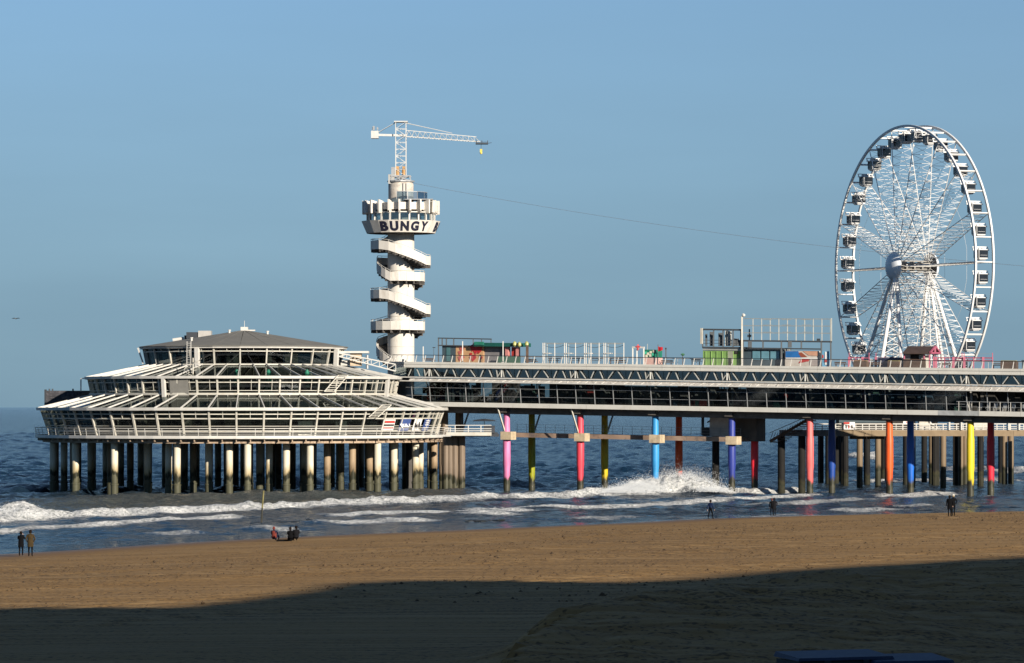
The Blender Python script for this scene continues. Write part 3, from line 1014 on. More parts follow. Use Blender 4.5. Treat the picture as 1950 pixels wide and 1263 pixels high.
# solid bays, thick white columns and the ladder left of centre
t = TH0 - 3 * DTH
mm = inst("stair_wall", bay_quad(19.2, 10.4, 19.62, 13.86, H, .05, .1).mesh("stair_wall", mat("stair_panel", (.17, .165, .15), .8)), pav, rotz(t + H * .2))
m = MB(); m.bar((0, -19.45, 11.0), (0, -19.75, 13.9), .42); inst("corner_post", m.mesh("corner_post", WHITE), pav, rotz(R(-25.6)))
m = MB(); m.bar((0, -12.75, 15.0), (0, -12.85, 17.7), .5); inst("corner_post", m.mesh("corner_post", WHITE), pav, rotz(R(-22.5)))
m = MB(); m.bar((0, -12.75, 15.0), (0, -12.9, 17.7), .5); inst("corner_post", m.mesh("corner_post", WHITE), pav, rotz(R(68)))
m = MB(); m.bar((0, -19.5, 11.7), (0, -19.7, 13.9), .42); inst("corner_post", m.mesh("corner_post", WHITE), pav, rotz(R(69)))
m = MB()
for s in (-.28, .28): m.bar((s, -13.3, 15.2), (s, -13.25, 18.5), .07)
for k in range(11): m.bar((-.28, -13.28, 15.35 + .29 * k), (.28, -13.28, 15.35 + .29 * k), .045)
inst("ladder", m.mesh("ladder", WHITE), pav, rotz(R(-26.5)))
# spiral stair behind the glass
m = MB()
for k in range(16):
    a = k * .55
    m.box((math.sin(a) * .75, -17.6 + math.cos(a) * .75, 11.95 + .27 * k), (.7, .28, .06), -a)
m.tube((0, -17.6, 11.9), (0, -17.6, 16.4), .09)
m.path([(math.sin(k * .55) * 1.1, -17.6 + math.cos(k * .55) * 1.1, 12.8 + .27 * k) for k in range(14)], .045)
inst("spiral_stair", m.mesh("spiral_stair", CREAM), pav, rotz(R(-16.5)))
# roof shelter and truss rail to the right of the top tier
m = MB(); m.box((13.5, -3.0, 17.28), (4.8, 3.2, .26)); m.local("shelter_roof", WHITE, pav)
m = MB(); m.box((14.3, -3, 16.35), (1.4, 2.2, 1.6)); m.local("shelter_wall", mat("shelter_beige", (.45, .36, .26), .8, dirt=(.2, .13, .08)), pav)
for zz in (0, .85):
    m = MB(); m.bar((12.2, -4.6, 16.75 + zz * .5), (19.3, -4.6, 14.9 + zz), .14); m.local("ramp_rail", WHITE, pav)
m = MB()
for k in range(7):
    x0, x1 = 12.2 + k * 1.02, 13.2 + k * 1.02
    f = lambda x, h: 16.75 + h * .5 - (x - 12.2) / 7.1 * (1.85 - .425 * (h > 0))
    m.bar((x0, -4.6, f(x0, 0)), (x1, -4.6, f(x1, .85)), .08)
    m.bar((x1, -4.6, f(x1, 0)), (x1, -4.6, f(x1, .85)), .08)
m.local("ramp_truss", WHITE, pav)
m = MB(); m.tube((15.75, -4.4, 15.2), (15.75, -4.4, 16.9), .16); m.local("chimney", GREYM, pav)
m = MB(); m.box((13.2, -3.5, 15.95), (1.6, .1, .7)); m.local("shelter_rail", WHITE, pav)
# window cleaning gantries leaning on the glass, right of centre
for ang, r0, z0, r1, z1 in ((R(40), 20.6, 14.3, 19.9, 12.3), (R(45), 26.4, 10.7, 25.7, 9.2)):
    m = MB()
    for s in (-.75, .75): m.bar((s, -r0, z0), (s - 1.6, -r1, z1), .1)
    for k in range(9):
        f = k / 8
        m.bar((-.75 - 1.6 * f, -r0 + (r0 - r1) * f, z0 + (z1 - z0) * f), (.75 - 1.6 * f, -r0 + (r0 - r1) * f, z0 + (z1 - z0) * f), .06)
    inst("gantry", m.mesh("gantry", CREAM), pav, rotz(ang))
# inside: floors, core, columns, tables, screens, the green figures
m = MB(); m.ring(.1, 18.95, 11.6, 11.84, NB, TH0); m.local("upper_floor", INGREY, pav)
m = MB(); m.ring(.1, 11.95, 15.2, 15.5, NB, TH0); m.local("top_floor", INGREY, pav)
m = MB(); m.lathe([(5.0, 6.9), (5.0, 17.5)], 16); m.local("core", mat("core_wall", (.055, .052, .048), .9, var=.4), pav)
m = MB(); m.tube((0, -17, 6.9), (0, -17, 11.6), .22, None, 8); around("inner_column", m.mesh("inner_column", INGREY), 16, .05, 2 * PI / 16)
GREENF = mat("green_figure", (.02, .16, .10), .4)
for a, r in ((1.0, 16.0), (14.5, 16.5), (31, 17)):
    m = MB(); m.lathe([(.55, 11.85), (.5, 13.2), (.34, 13.9), (.42, 14.3), (.22, 14.75), (.12, 15.0)], 10)
    inst("green_statue", m.mesh("green_statue", GREENF), pav, rotz(R(a)) @ Matrix.Translation((0, -r, 0)))
m = MB()
rg = random.Random(4)
for k in range(60):
    a, r = rg.uniform(-1.5, 1.5), rg.uniform(20.2, 23.3)
    h = rg.choice((.5, .75, 1.0, 1.9))
    m.mi = rg.choice((0, 0, 1, 2))
    m.box((r * math.sin(a), -r * math.cos(a), 6.92 + h / 2), (rg.uniform(.4, 1.6), rg.uniform(.3, .7), h), a)
for k in range(22):
    a, r = rg.uniform(-1.5, 1.5), rg.uniform(14, 18)
    h = rg.choice((.8, .9, 1.7))
    m.mi = rg.choice((0, 1, 2))
    m.box((r * math.sin(a), -r * math.cos(a), 11.86 + h / 2), (rg.uniform(.5, 2.2), .5, h), a)
for k in range(9):
    a = rg.uniform(-1.3, 1.3); m.mi = rg.choice((1, 2))
    m.box((10.8 * math.sin(a), -10.8 * math.cos(a), 16.4), (rg.uniform(.4, 1.6), .12, rg.uniform(.9, 1.6)), a)
tag(m.local("furniture", [DARKIN, INGREY, mat("pale_curtain", (.34, .32, .28), .9)], pav), kind='stuff')
m = MB(); m.box((0, 0, .85), (1.6, .1, 1.7))
for a in (21.5, 23.5, 33): inst("door", m.mesh("door", CREAM), pav, rotz(R(a)) @ Matrix.Translation((0, -24.2, 7.0)))
# banners behind the lower glass at the right
def banner(a, w, z0, z1, mt, label=None):
    m = MB(); r = rl((z0 + z1) / 2) + .14
    lean = (RT - RB) / (ZT - ZB)
    m.hexa([(x, y - (z - (z0 + z1) / 2) * lean, z) for z in (z0, z1) for x, y in ((-w / 2, -r), (w / 2, -r), (w / 2, -r + .04), (-w / 2, -r + .04))])
    return inst("banner", m.mesh("banner", mt), pav, rotz(R(a)), label)


BLUES = mat("banner_blue", srgb(58, 78, 130), .6); WHT = mat("banner_white", (.72, .7, .68), .6, var=.03)
REDS = mat("banner_red", srgb(170, 60, 55), .6); BLACKS = mat("banner_black", (.03, .03, .03), .6)


def stand(a, r, z, x=0):
    """text plane (XY) set upright, facing outwards at angle a"""
    return rotz(R(a)) @ Matrix.Translation((x, -r, z)) @ Matrix.Rotation(PI / 2 - .33, 4, 'X')


def bang(px): return math.degrees(math.asin((px - 464) / (24.8 * 15.75)))


bnr = banner(bang(759), 2.1, 7.55, 8.9, WHT, "white and red banner")
for j, (zz, hh) in enumerate(((8.62, .26), (8.22, .2), (7.88, .2))):
    m = MB(); m.box((.0, 0, 0), (1.75, .03, hh)); inst("banner_stripe", m.mesh("banner_stripe", REDS if j != 1 else BLACKS), bnr, Matrix.Translation((.05, -rl(zz) - .19, zz)))
a = bang(789)
bnr = banner(a, 2.1, 7.5, 8.95, BLUES, "blue banner with white lettering")
inst("lettering", with_mat(TXT["ZILT"], WHT), bnr, bnr.matrix_basis.inverted() @ stand(a, rl(8.25) + .2, 8.25, .27))
m = MB(); m.add([(0, -.02, -.45), (.3, -.02, 0), (0, -.02, .45), (-.3, -.02, 0), (0, .02, -.45), (.3, .02, 0), (0, .02, .45), (-.3, .02, 0)], ((0, 1, 2, 3), (7, 6, 5, 4), (0, 4, 5, 1), (1, 5, 6, 2), (2, 6, 7, 3), (3, 7, 4, 0)))
inst("diamond_logo", m.mesh("diamond_logo", WHT), bnr, Matrix.Translation((-.78, -rl(8.25) - .2, 8.25)) @ Matrix.Rotation(-.33, 4, 'X'))
bnr = banner(bang(812), 1.9, 7.5, 8.95, WHT, "white banner with black shapes")
for x, z, h in ((-.55, 8.3, 1.1), (-.1, 8.15, .8), (.35, 8.4, 1.0), (.65, 8.0, .6)):
    m = MB(); m.lathe([(.06, -h / 2), (.2, -h / 6), (.09, h / 4), (.14, h / 2)], 6)
    inst("banner_figure", m.mesh("banner_figure", BLACKS), bnr, Matrix.Translation((x, -rl(z) - .2, z)) @ Matrix.Diagonal((1, .1, 1, 1)))
bnr = banner(bang(829), 1.9, 7.5, 8.95, BLUES, "small blue banner with white lines")
for zz in (8.7, 8.45, 8.2, 7.85):
    m = MB(); m.box((0, 0, 0), (1.1 if zz > 8 else 1.5, .03, .1)); inst("banner_line", m.mesh("banner_line", WHT), bnr, Matrix.Translation((0, -rl(zz) - .19, zz)))
# dark painted screen wall at the far left, behind the lower roof, with poles
GRAF = mat("painted_screen", (.035, .035, .042), .8, var=.4, scale=1.6, dirt=(.13, .12, .13), dirt_amt=.7)
m = MB(); m.box((-22.5, 6.0, 11.2), (6.2, .2, 2.6)); m.local("screen_wall", GRAF, pav)
m = MB(); m.box((-25.7, 6.0, 11.3), (.25, .5, 2.7)); m.local("screen_post", DARKM, pav)
for x in (-25.2, -24.8, -22.2):
    m = MB(); m.tube((x, 6, 12.4), (x, 6, 12.75), .1); m.local("lamp", DARKM, pav)
m = MB(); m.bar((-20.3, -2, 12.4), (-20.3, -2, 14.0), .14); m.bar((-20.3, -2, 14.0), (-19.4, -2, 14.05), .12); m.local("downpipe", GREYM, pav)
m = MB(); m.bar((-12.2, -4.8, 15.8), (-12.9, -4.6, 17.8), .16); m.local("eave_bracket", WHITE, pav)
# piles
PCON = pile_mat("pavilion_pile", (.56, .51, .40), 2.5, (.42, .34, .20), foot=.75)
PCON2 = pile_mat("pavilion_pile_brown", (.30, .22, .14), 2.6, (.2, .14, .08), foot=.6)
pm = MB(); pm.lathe([(.44, -1.6), (.45, .95), (.50, .97), (.50, 1.10), (.40, 1.14), (.43, 2.3), (.44, 6.3)], 14)
pmesh = [pm.mesh("pile", PCON, True), pm.mesh("pile", PCON2, True)]
rg = random.Random(9)
cm = MB(); cm.box((0, 0, 6.2), (1.5, 1.1, .36)); capm = cm.mesh("pile_cap", RUST)
for r, n, off in ((24.2, 18, .09), (22.4, 18, -.02), (19.3, 16, .22), (14.0, 12, .1), (8.5, 8, .3)):
    for k in range(n):
        a = 2 * PI * k / n + off + rg.uniform(-.03, .03)
        brown = rg.random() < (.12 if r > 22 else .4)
        inst("pile", pmesh[brown], pav, rotz(a) @ Matrix.Translation((0, -r + rg.uniform(-.4, .4), 0)))
        if r > 20 and rg.random() < .4: inst("pile_cap", capm, pav, rotz(a) @ Matrix.Translation((0, -r, 0)))


# ------------------------------------------------------------------ bungy tower and its crane
YT = 500.0
ST = F / YT
TC = at(763.5, HY, YT); TC.z = 0


def tz(py): return CZ + (HY - py) / ST


tower = thing("bungy_tower", TC, "white concrete bungy jump tower wrapped by an outside spiral stair", "tower")
m = MB(); m.lathe([(1.72, 10.0), (1.72, tz(440))], 40); m.local("shaft", TOWERC, tower, True)
for sx_, sy_ in ((-1, -1), (1, -1), (1, 1), (-1, 1)):
    m = MB(); m.lathe([(.42, -1.5), (.42, 9.99)], 12, (sx_ * 1.1, sy_ * 1.1, 0)); m.local("support_column", mat("tower_foot", (.07, .065, .06), .9), tower)
m = MB()
for k in range(1, 9): m.ring(1.722, 1.732, tz(690) + k * 1.95, tz(690) + k * 1.95 + .05, 40)
m.local("shaft_joint", mat("joint_grey", (.4, .36, .3), .9), tower)
# stair: (angle deg, radius, parapet top row) ; angle 0 = left, 90 = towards the camera, 180 = right
path = []


def leg(a0, a1, y0, y1, r, n):
    for i in range(n):
        f = i / n
        path.append((a0 + (a1 - a0) * f, r, y0 + (y1 - y0) * f))


leg(-62, -38, 446, 459, 3.5, 2); leg(-38, 66, 459, 459.5, 3.9, 5); leg(66, 150, 462, 489, 3.75, 6); leg(150, 200, 489, 489, 3.85, 3); leg(200, 345, 489, 490, 3.3, 6)
leg(345, 425, 490, 519.5, 3.15, 6); leg(425, 545, 519.5, 519.5, 3.1, 6); leg(545, 690, 521, 552, 3.1, 7); leg(690, 786, 552.5, 552.5, 3.95, 5); leg(786, 870, 555, 582, 3.75, 6)
leg(870, 920, 582, 582, 3.85, 3); leg(920, 1062, 583, 612, 3.4, 7); leg(1062, 1170, 612.5, 612.5, 3.9, 6); leg(1170, 1262, 612.5, 613, 3.1, 4); leg(1262, 1420, 613, 645, 3.1, 7); leg(1420, 1512, 645, 684, 3.2, 7)
path.append((1512, 3.2, 684))
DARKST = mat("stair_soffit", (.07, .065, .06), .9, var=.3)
for (a0, r0, y0), (a1, r1, y1) in zip(path, path[1:]):
    if abs(r1 - r0) > .5 and (a1 - a0) < 20: r1 = r0
    t0, t1 = R(a0 - 90), R(a1 - 90)
    P0, P1 = V(math.sin(t0), -math.cos(t0), 0), V(math.sin(t1), -math.cos(t1), 0)
    z0, z1 = tz(y0), tz(y1)
    hh = 1.12
    m = MB()
    A0, A1, B0, B1 = P0 * r0, P1 * r1, P0 * (r0 - .1), P1 * (r1 - .1)
    U = V(0, 0, 1)
    g = (A1 - A0).normalized() * .012
    m.hexa([A0 + g + U * (z0 - hh), A1 - g + U * (z1 - hh), B1 - g + U * (z1 - hh), B0 + g + U * (z0 - hh), A0 + g + U * z0, A1 - g + U * z1, B1 - g + U * z1, B0 + g + U * z0])
    par_ = m.local("parapet_panel", TOWERC, tower)
    m = MB()
    C0, C1 = P0 * 1.74, P1 * 1.74
    E0, E1 = P0 * (r0 - .11), P1 * (r1 - .11)
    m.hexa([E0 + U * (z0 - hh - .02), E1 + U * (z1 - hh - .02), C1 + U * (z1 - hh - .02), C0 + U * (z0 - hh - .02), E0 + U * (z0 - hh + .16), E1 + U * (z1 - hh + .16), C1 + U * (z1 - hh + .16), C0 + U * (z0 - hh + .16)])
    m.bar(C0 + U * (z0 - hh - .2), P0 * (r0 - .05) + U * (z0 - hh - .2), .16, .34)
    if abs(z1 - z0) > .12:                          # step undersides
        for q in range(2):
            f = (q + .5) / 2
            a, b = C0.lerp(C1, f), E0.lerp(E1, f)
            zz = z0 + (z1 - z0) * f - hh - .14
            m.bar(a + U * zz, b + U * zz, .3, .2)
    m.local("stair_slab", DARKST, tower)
    m = MB()
    m.tube(A0 * .99 + U * (z0 + .22), A1 * .99 + U * (z1 + .22), .035, None, 5)
    m.bar(A0 * .99 + U * z0, A0 * .99 + U * (z0 + .22), .04)
    m.local("handrail", WHITE, par_)
# bowl with the lettering
NF = 22
FA = 2 * PI / NF
PH = R(-8.8) + FA / 2
zb, zt = tz(445), tz(422)
rb_, rt_ = 4.42, 5.1
m = MB(); m.lathe([(rb_ * .5, zb - .02), (rb_, zb), (rb_, zb + .01)], NF, ph=PH); m.local("bowl_floor", DARKST, tower)
lean = math.atan2((rt_ - rb_) * math.cos(FA / 2), zt - zb)
fm = bay_quad(rb_, zb, rt_, zt, FA / 2, .008, .2).mesh("bowl_panel", TOWERC)
panels_ = [inst("bowl_panel", fm, tower, rotz(PH + FA / 2 + k * FA)) for k in range(NF)]
INK = mat("sign_ink", (.012, .013, .03), .5, var=.05)
zc, rc = (zb + zt) / 2, (rb_ + rt_) / 2 * math.cos(FA / 2)
for base in (-1, 5):
    for i, ch in enumerate("BUNGY"):
        a = R(-8.8) + (base + i) * FA
        me = with_mat(TXT[ch], INK)
        pn_ = min(panels_, key=lambda o: abs(math.remainder(o.matrix_basis.to_euler().z - a, 2 * PI)))
        inst("letter", me, pn_, Matrix.Translation((0, -rc - .02, zc)) @ Matrix.Rotation(PI / 2 + lean, 4, 'X'))
# glazed ring above the bowl
zg = tz(407)
m = MB(); m.ring(4.05, 4.85, zt - .35, zt - .2, NF, PH); m.local("ring_floor", CONC, tower)
pm_ = MB(); pm_.bar((0, -4.35, zt - .1), (0, -4.35, zg), .2); pm_ = pm_.mesh("window_post", WHITE)
gp = bay_quad(4.3, zt - .15, 4.3, zg, FA / 2, .1).mesh("ring_window", glass("ring_glass", (.75, .8, .8), .12))
for k in range(NF):
    inst("window_post", pm_, tower, rotz(PH + k * FA))
    inst("ring_window", gp, tower, rotz(PH + (k + .5) * FA))
m = MB(); m.ring(4.2, 4.42, zg - .02, zg + .12, NF, PH); m.local("window_head", WHITE, tower)
m = MB(); m.lathe([(2.6, zt - .3), (2.6, zg + 1.2)], NF); m.local("inner_drum", mat("drum_grey", (.36, .34, .31), .8, var=.25), tower)
# fin ring
z1, z2 = tz(408), tz(383)
m = MB(); m.ring(2.5, 4.25, z1 + .05, z1 + .2, NF, PH); m.local("fin_floor", DARKST, tower)
m = MB(); m.ring(4.0, 4.2, tz(401.5), tz(388), NF, PH); m.local("drum_wall", TOWERC, tower)
m = MB(); m.lathe([(3.6, z1 + .21), (3.6, tz(401))], NF); m.local("gap_shade_drum", DARKIN, tower)  # inner drum coloured dark to stand for the shade in the gap
m = MB(); m.bar((0, -3.3, z1 + .12), (0, -5.0, z1 + .12), .2, .3)
m.hexa([(-.11, -4.05, z1), (.11, -4.05, z1), (.11, -5.0, z1), (-.11, -5.0, z1), (-.11, -4.05, z2 - .2), (.11, -4.05, z2 - .2), (.11, -5.0, z2), (-.11, -5.0, z2)])
finm = m.mesh("fin", TOWERC)
for k in range(NF): inst("fin", finm, tower, rotz(PH + k * FA))
m = MB(); m.ring(1.7, 4.1, z2 - .5, z2 - .32, NF, PH); m.local("ring_roof", CONC, tower)
for a in (64, 82, -68, -84, 100):
    me = bay_quad(4.9, z1 + .1, 4.98, z2 - .05, FA / 2, .12, .12).mesh("solid_panel", TOWERC if a > 0 else mat("shut_panel", (.42, .42, .42), .6, dirt=(.7, .7, .7)))
    inst("solid_panel", me, tower, rotz(R(a)))
# upper drum, screens, lattice head
m = MB(); m.lathe([(1.62, z2 - .4), (1.62, tz(352)), (1.45, tz(346))], 24); m.local("upper_shaft", mat("weathered_concrete", (.45, .41, .36), .9, var=.2, dirt=(.25, .19, .15), dirt_amt=.6, bump=.2), tower, True)
m = MB(); m.box((-1.2, -.3, tz(342)), (.8, 1.4, 1.2)); m.local("head_box", mat("head_grey", (.3, .3, .29), .8), tower)
m = MB(); m.lathe([(1.75, tz(347)), (1.75, tz(344.5))], 16); m.local("head_plate", GREYM, tower)
m = MB()
for s in (-1.3, 1.3):
    for q in (-1.0, 1.0): m.bar((s, q, tz(345)), (s * .85, q, tz(336)), .12)
for q in (-1.0, 1.0):
    m.bar((-1.3, q, tz(345)), (1.1, q, tz(336)), .1); m.bar((1.3, q, tz(345)), (-1.1, q, tz(336)), .1)
    m.bar((-1.3, q, tz(336)), (1.3, q, tz(336)), .16); m.bar((0, q, tz(345)), (.5, q, tz(336)), .09)
for q in (-1.1, 1.1): m.bar((q, -1, tz(336)), (q, 1, tz(336)), .16)
m.local("head_frame", GREYM, tower)
SCRN = glass("blue_mesh_screen", (.45, .55, .62), .05, .3)
for a, w_ in ((0, .9), (24, .9), (48, 1.0), (72, 1.0), (96, 1.0)):
    m = MB(); m.box((0, -3.3, tz(374)), (1.3, .05, .95)); inst("screen_panel", m.mesh("screen_panel", SCRN), tower, rotz(R(a + 2)) @ Matrix.Translation((.1, 0, 0)))
    m = MB(); m.bar((-.66, -3.3, tz(382)), (-.66, -3.3, tz(367)), .07); m.bar((-.66, -3.3, tz(367)), (.66, -3.3, tz(367)), .06); inst("screen_frame", m.mesh("screen_frame", GREYM), tower, rotz(R(a + 2)) @ Matrix.Translation((.1, 0, 0)))
m = MB(); m.box((2.4, -1.4, tz(382)), (3.6, 3.6, .12)); m.local("screen_floor", GREYM, tower)
m = MB(); m.bar((.35, -1.7, z2 - .3), (.35, -1.7, tz(350)), .09); m.bar((.75, -1.6, z2 - .3), (.75, -1.6, tz(350)), .07); m.local("riser_pipe", GREYM, tower)

# crane on top
zc0 = tz(336)
crane = thing("jib_crane", (TC.x, TC.y, zc0), "white lattice crane with a long jib on top of the bungy tower", "crane")


def cz(py): return tz(py) - zc0


hw = .66
MH = cz(233)
m = MB()
for sx in (-hw, hw):
    for sy in (-hw, hw): m.bar((sx, sy, 0), (sx, sy, MH), .09)
nb = 8
for i in range(nb):
    z0, z1_ = MH * i / nb, MH * (i + 1) / nb
    for s in (-hw, hw):
        f = 1 if i % 2 else -1
        m.bar((-hw * f, s, z0), (hw * f, s, z1_), .04); m.bar((s, -hw * f, z0), (s, hw * f, z1_), .04)
        pass
        m.bar((-hw, s, z1_), (hw, s, z1_), .05); m.bar((s, -hw, z1_), (s, hw, z1_), .05)
m.local("mast", CRANEW, crane)
m = MB(); m.box((0, 0, MH + .05), (1.75, 1.7, .14)); m.local("mast_cap", CRANEW, crane)
OCH = mat("ochre_winch", (.42, .24, .09), .6, dirt=(.15, .08, .04))
for x in (-.42, .38):
    m = MB(); m.tube((x, -.4, .1), (x, -.4, .95), .24, None, 8); m.box((x, -.45, 1.1), (.36, .5, .3)); m.local("winch", OCH, crane)
m = MB(); m.box((-.95, -.1, .55), (.55, 1.2, 1.2)); m.local("motor_box", GREYM, crane)
zj0, zj1 = cz(255), cz(266)
xj = (925 - 763.5) / ST
m = MB()
L_ = xj - .3
ch = [((.66, 0, zj0 + .45), (L_ - .9, 0, zj1 + .35)), ((.66, -.45, zj0 - .35), (L_ - .4, -.4, zj1 - .3)), ((.66, .45, zj0 - .35), (L_ - .4, .4, zj1 - .3))]
for a, b in ch: m.bar(a, b, .08)
n = 13
pt = lambda c, f: Vector(c[0]).lerp(Vector(c[1]), f)
for i in range(n):
    f0, fm_, f1 = i / n, (i + .5) / n, (i + 1) / n
    for c in (1, 2):
        m.bar(pt(ch[c], f0), pt(ch[0], fm_), .042); m.bar(pt(ch[0], fm_), pt(ch[c], f1), .042)
    m.bar(pt(ch[1], f0), pt(ch[2], f0), .05)
m.local("jib", CRANEW, crane)
m = MB(); m.bar((-3.1, 0, cz(257)), (.66, 0, cz(258.5)), .2, .28); m.local("counter_jib", CRANEW, crane)
m = MB(); m.box((-3.35, 0, cz(257)), (.95, 1.3, .95)); m.local("counterweight", CRANEW, crane)
m = MB()
for s in (-.35, .35): m.bar((-3.35 + s, 0, cz(250)), (-3.35 + s * .8, 0, cz(242)), .08)
m.box((-3.5, 0, cz(244)), (.25, .25, .5)); m.box((-3.0, 0, cz(245)), (.2, .2, .25)); m.local("anemometer", GREYM, crane)
for s in (-.3, .3):
    m = MB(); m.tube((-.6, s, MH), (-3.0, s, cz(253)), .03, None, 5); m.local("tie_rod", CRANEW, crane)
    m = MB(); m.tube((.6, s, MH - .1), (6.6, s * .3, cz(254)), .035, None, 5); m.local("tie_rod", CRANEW, crane)
m = MB(); m.box((xj - .5, 0, cz(274)), (1.6, 1.1, .14))
for x in (-1.2, -.5, .25):
    m.bar((xj + x, -.5, cz(274)), (xj + x, -.5, cz(268)), .08); m.bar((xj + x, .5, cz(274)), (xj + x, .5, cz(268)), .08)
m.bar((xj - 1.3, -.5, cz(271.5)), (xj + .3, -.5, cz(271.5)), .07); m.tube((xj + .3, 0, cz(273)), (xj + .75, 0, cz(272)), .03)
tro_ = m.local("trolley", DARKM, crane)
m = MB(); m.tube((xj - .6, 0, cz(274)), (xj - .6, 0, cz(286)), .025, None, 5); m.local("hoist_cable", DARKM, tro_)
m = MB(); m.box((xj - .6, 0, cz(287)), (.3, .25, .4)); m.lathe([(.05, 0), (.16, .1), (.16, .25), (.05, .35)], 8, (xj - .6, 0, cz(294))); m.local("hook_block", mat("yellow_hook", (.55, .45, .08), .5), tro_)


# ------------------------------------------------------------------ the pier: two decks on coloured columns, sloping gently towards the shore
PA = R(26.8)
PCs, PSn = math.cos(PA), math.sin(PA)
BX, BY = -1.467, 483.4
SLOPE = -.0155


def pp(u, d, z):
    return V(BX + u * PCs + d * PSn, BY - u * PSn + d * PCs, z + SLOPE * u)


def u_at(px, d):
    k = (px - CX) / F
    return (k * (BY + d * PCs) - BX - d * PSn) / (PCs + k * PSn)


def z_at(px, py, d):
    """height of a photo row above the flat pier datum, for a thing standing d metres in from the front edge"""
    u = u_at(px, d)
    Y = BY - u * PSn + d * PCs
    return CZ + (HY - py) / F * Y - SLOPE * u


def slab(m, u0, u1, d0, d1, z0, z1):
    return m.hexa([pp(u0, d0, z0), pp(u1, d0, z0), pp(u1, d1, z0), pp(u0, d1, z0), pp(u0, d0, z1), pp(u1, d0, z1), pp(u1, d1, z1), pp(u0, d1, z1)])


U0, U1 = -13.6, 92.0
PW = 10.6
BAY = 10.2
pbase = pp(35, 5, 0)
pier = thing("pier", (pbase.x, pbase.y, 0), "long two storey pier with glazed gallery on brightly painted columns", "pier")
ENDP = [(U0, 0), (-17, 2.3), (-18.6, 5.6), (-17.4, 8.6), (U0, PW)]


def deck(name, z0, z1, inset, m_):
    m = MB()
    slab(m, U0, U1, inset, PW - inset, z0, z1)
    p = [pp(u + inset * .7, min(max(d, inset), PW - inset), 0) for u, d in ENDP]
    n = len(p)
    z = [SLOPE * u for u, d in ENDP]
    m.add([(q.x, q.y, z0 + zz - .004) for q, zz in zip(p, z)] + [(q.x, q.y, z1 + zz - .004) for q, zz in zip(p, z)],
          [(i, (i + 1) % n, n + (i + 1) % n, n + i) for i in range(n)] + [tuple(range(n - 1, -1, -1)), tuple(range(n, 2 * n))])
    m.world(name, m_, pier)


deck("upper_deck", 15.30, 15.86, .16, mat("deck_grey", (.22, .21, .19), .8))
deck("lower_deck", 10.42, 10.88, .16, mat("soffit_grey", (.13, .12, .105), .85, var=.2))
deck("gallery_ceiling", 13.98, 14.10, .5, INGREY)
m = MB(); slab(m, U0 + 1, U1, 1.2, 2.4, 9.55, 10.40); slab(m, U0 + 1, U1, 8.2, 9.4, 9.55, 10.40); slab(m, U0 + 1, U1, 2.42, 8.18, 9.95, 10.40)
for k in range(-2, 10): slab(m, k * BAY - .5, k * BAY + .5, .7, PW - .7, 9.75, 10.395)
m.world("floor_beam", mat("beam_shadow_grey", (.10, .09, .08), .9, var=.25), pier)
# fascias, cut into panels; rounded end panel at the seaward corner
PL = BAY / 2
nf = int((U1 - U0) / PL)
for z0, z1, nm in ((15.62, 15.93, "fascia_panel"), (15.24, 15.56, "fascia_panel"), (10.36, 10.92, "lower_fascia")):
    for i in range(nf):
        a = U0 + i * PL
        m = MB(); slab(m, a + .012, a + PL - .012, 0, .15, z0, z1)
        if nm == "fascia_panel" and z0 < 15.5: m = MB(); slab(m, a + .012, a + PL - .012, .06, .15, z0, z1 + .05); slab(m, a + .012, a + PL - .012, .01, .15, z0 - .04, z0 + .12)
        dull = nm == "lower_fascia" and 55.2 < a < 61
        m.world(nm, mat("dull_fascia", (.30, .31, .31), .5, var=.25) if dull else FASCIA, pier, label="dull grey translucent fascia panel" if dull else None)
    for (ua, da), (ub, db) in zip(ENDP[:3], ENDP[1:3]):
        m = MB()
        a0, b0, a1, b1 = pp(ua, da, z0), pp(ub, db, z0), pp(ua, da, z1), pp(ub, db, z1)
        off = V(.1, .1, 0)
        m.hexa([a0, b0, b0 + off, a0 + off, a1, b1, b1 + off, a1 + off]); m.world(nm, FASCIA, pier)
    m = MB(); slab(m, U0, U1, PW - .15, PW, z0, z1); m.world("rear_fascia", FASCIA, pier)
# upper railing: inward leaning white posts, dark handrail, thin wires
pr = MB()
pr.hexa([(-.035, -.07, 0), (.035, -.07, 0), (.035, .07, 0), (-.035, .07, 0), (-.03, .36, .84), (.03, .36, .84), (.03, .45, .84), (-.03, .45, .84)])
pmesh_ = pr.mesh("rail_post", WHITE)
RZ = Matrix.Rotation(-PA, 4, 'Z')
n = int((80 - U0) / 1.275)
for i in range(n):
    q = pp(U0 + .3 + i * 1.275, .1, 15.92)
    inst("rail_post", pmesh_, pier, Matrix.Translation(q - pier.location) @ RZ)
m = MB(); m.bar(pp(U0, .5, 16.78), pp(U1, .5, 16.78), .09, .08); m.bar(pp(U0, .5, 16.78), pp(-16.6, 2.6, 16.78), .09, .08); m.bar(pp(-16.6, 2.6, 16.78), pp(-18, 5.6, 16.78), .09, .08); m.world("handrail", RAILM, pier)
m = MB()
for j in range(5): m.bar(pp(U0, .14 + .07 * j, 16.05 + .145 * j), pp(U1, .14 + .07 * j, 16.05 + .145 * j), .018)
m.world("rail_wire", GREYM, pier)
for k in range(4):
    f = k / 3.0
    q = pp(U0, 0, 0).lerp(pp(-17, 2.3, 0), f)
    inst("rail_post", pmesh_, pier, Matrix.Translation(V(q.x, q.y, 15.92 + .2) - pier.location) @ Matrix.Rotation(-PA - .8, 4, 'Z'))
m = MB(); m.bar(pp(U0, PW - .3, 16.78), pp(U1, PW - .3, 16.78), .08)
for i in range(42): m.bar(pp(U0 + i * 2.55, PW - .3, 15.86), pp(U0 + i * 2.55, PW - .3, 16.75), .06)
m.world("rear_railing", GREYM, pier)
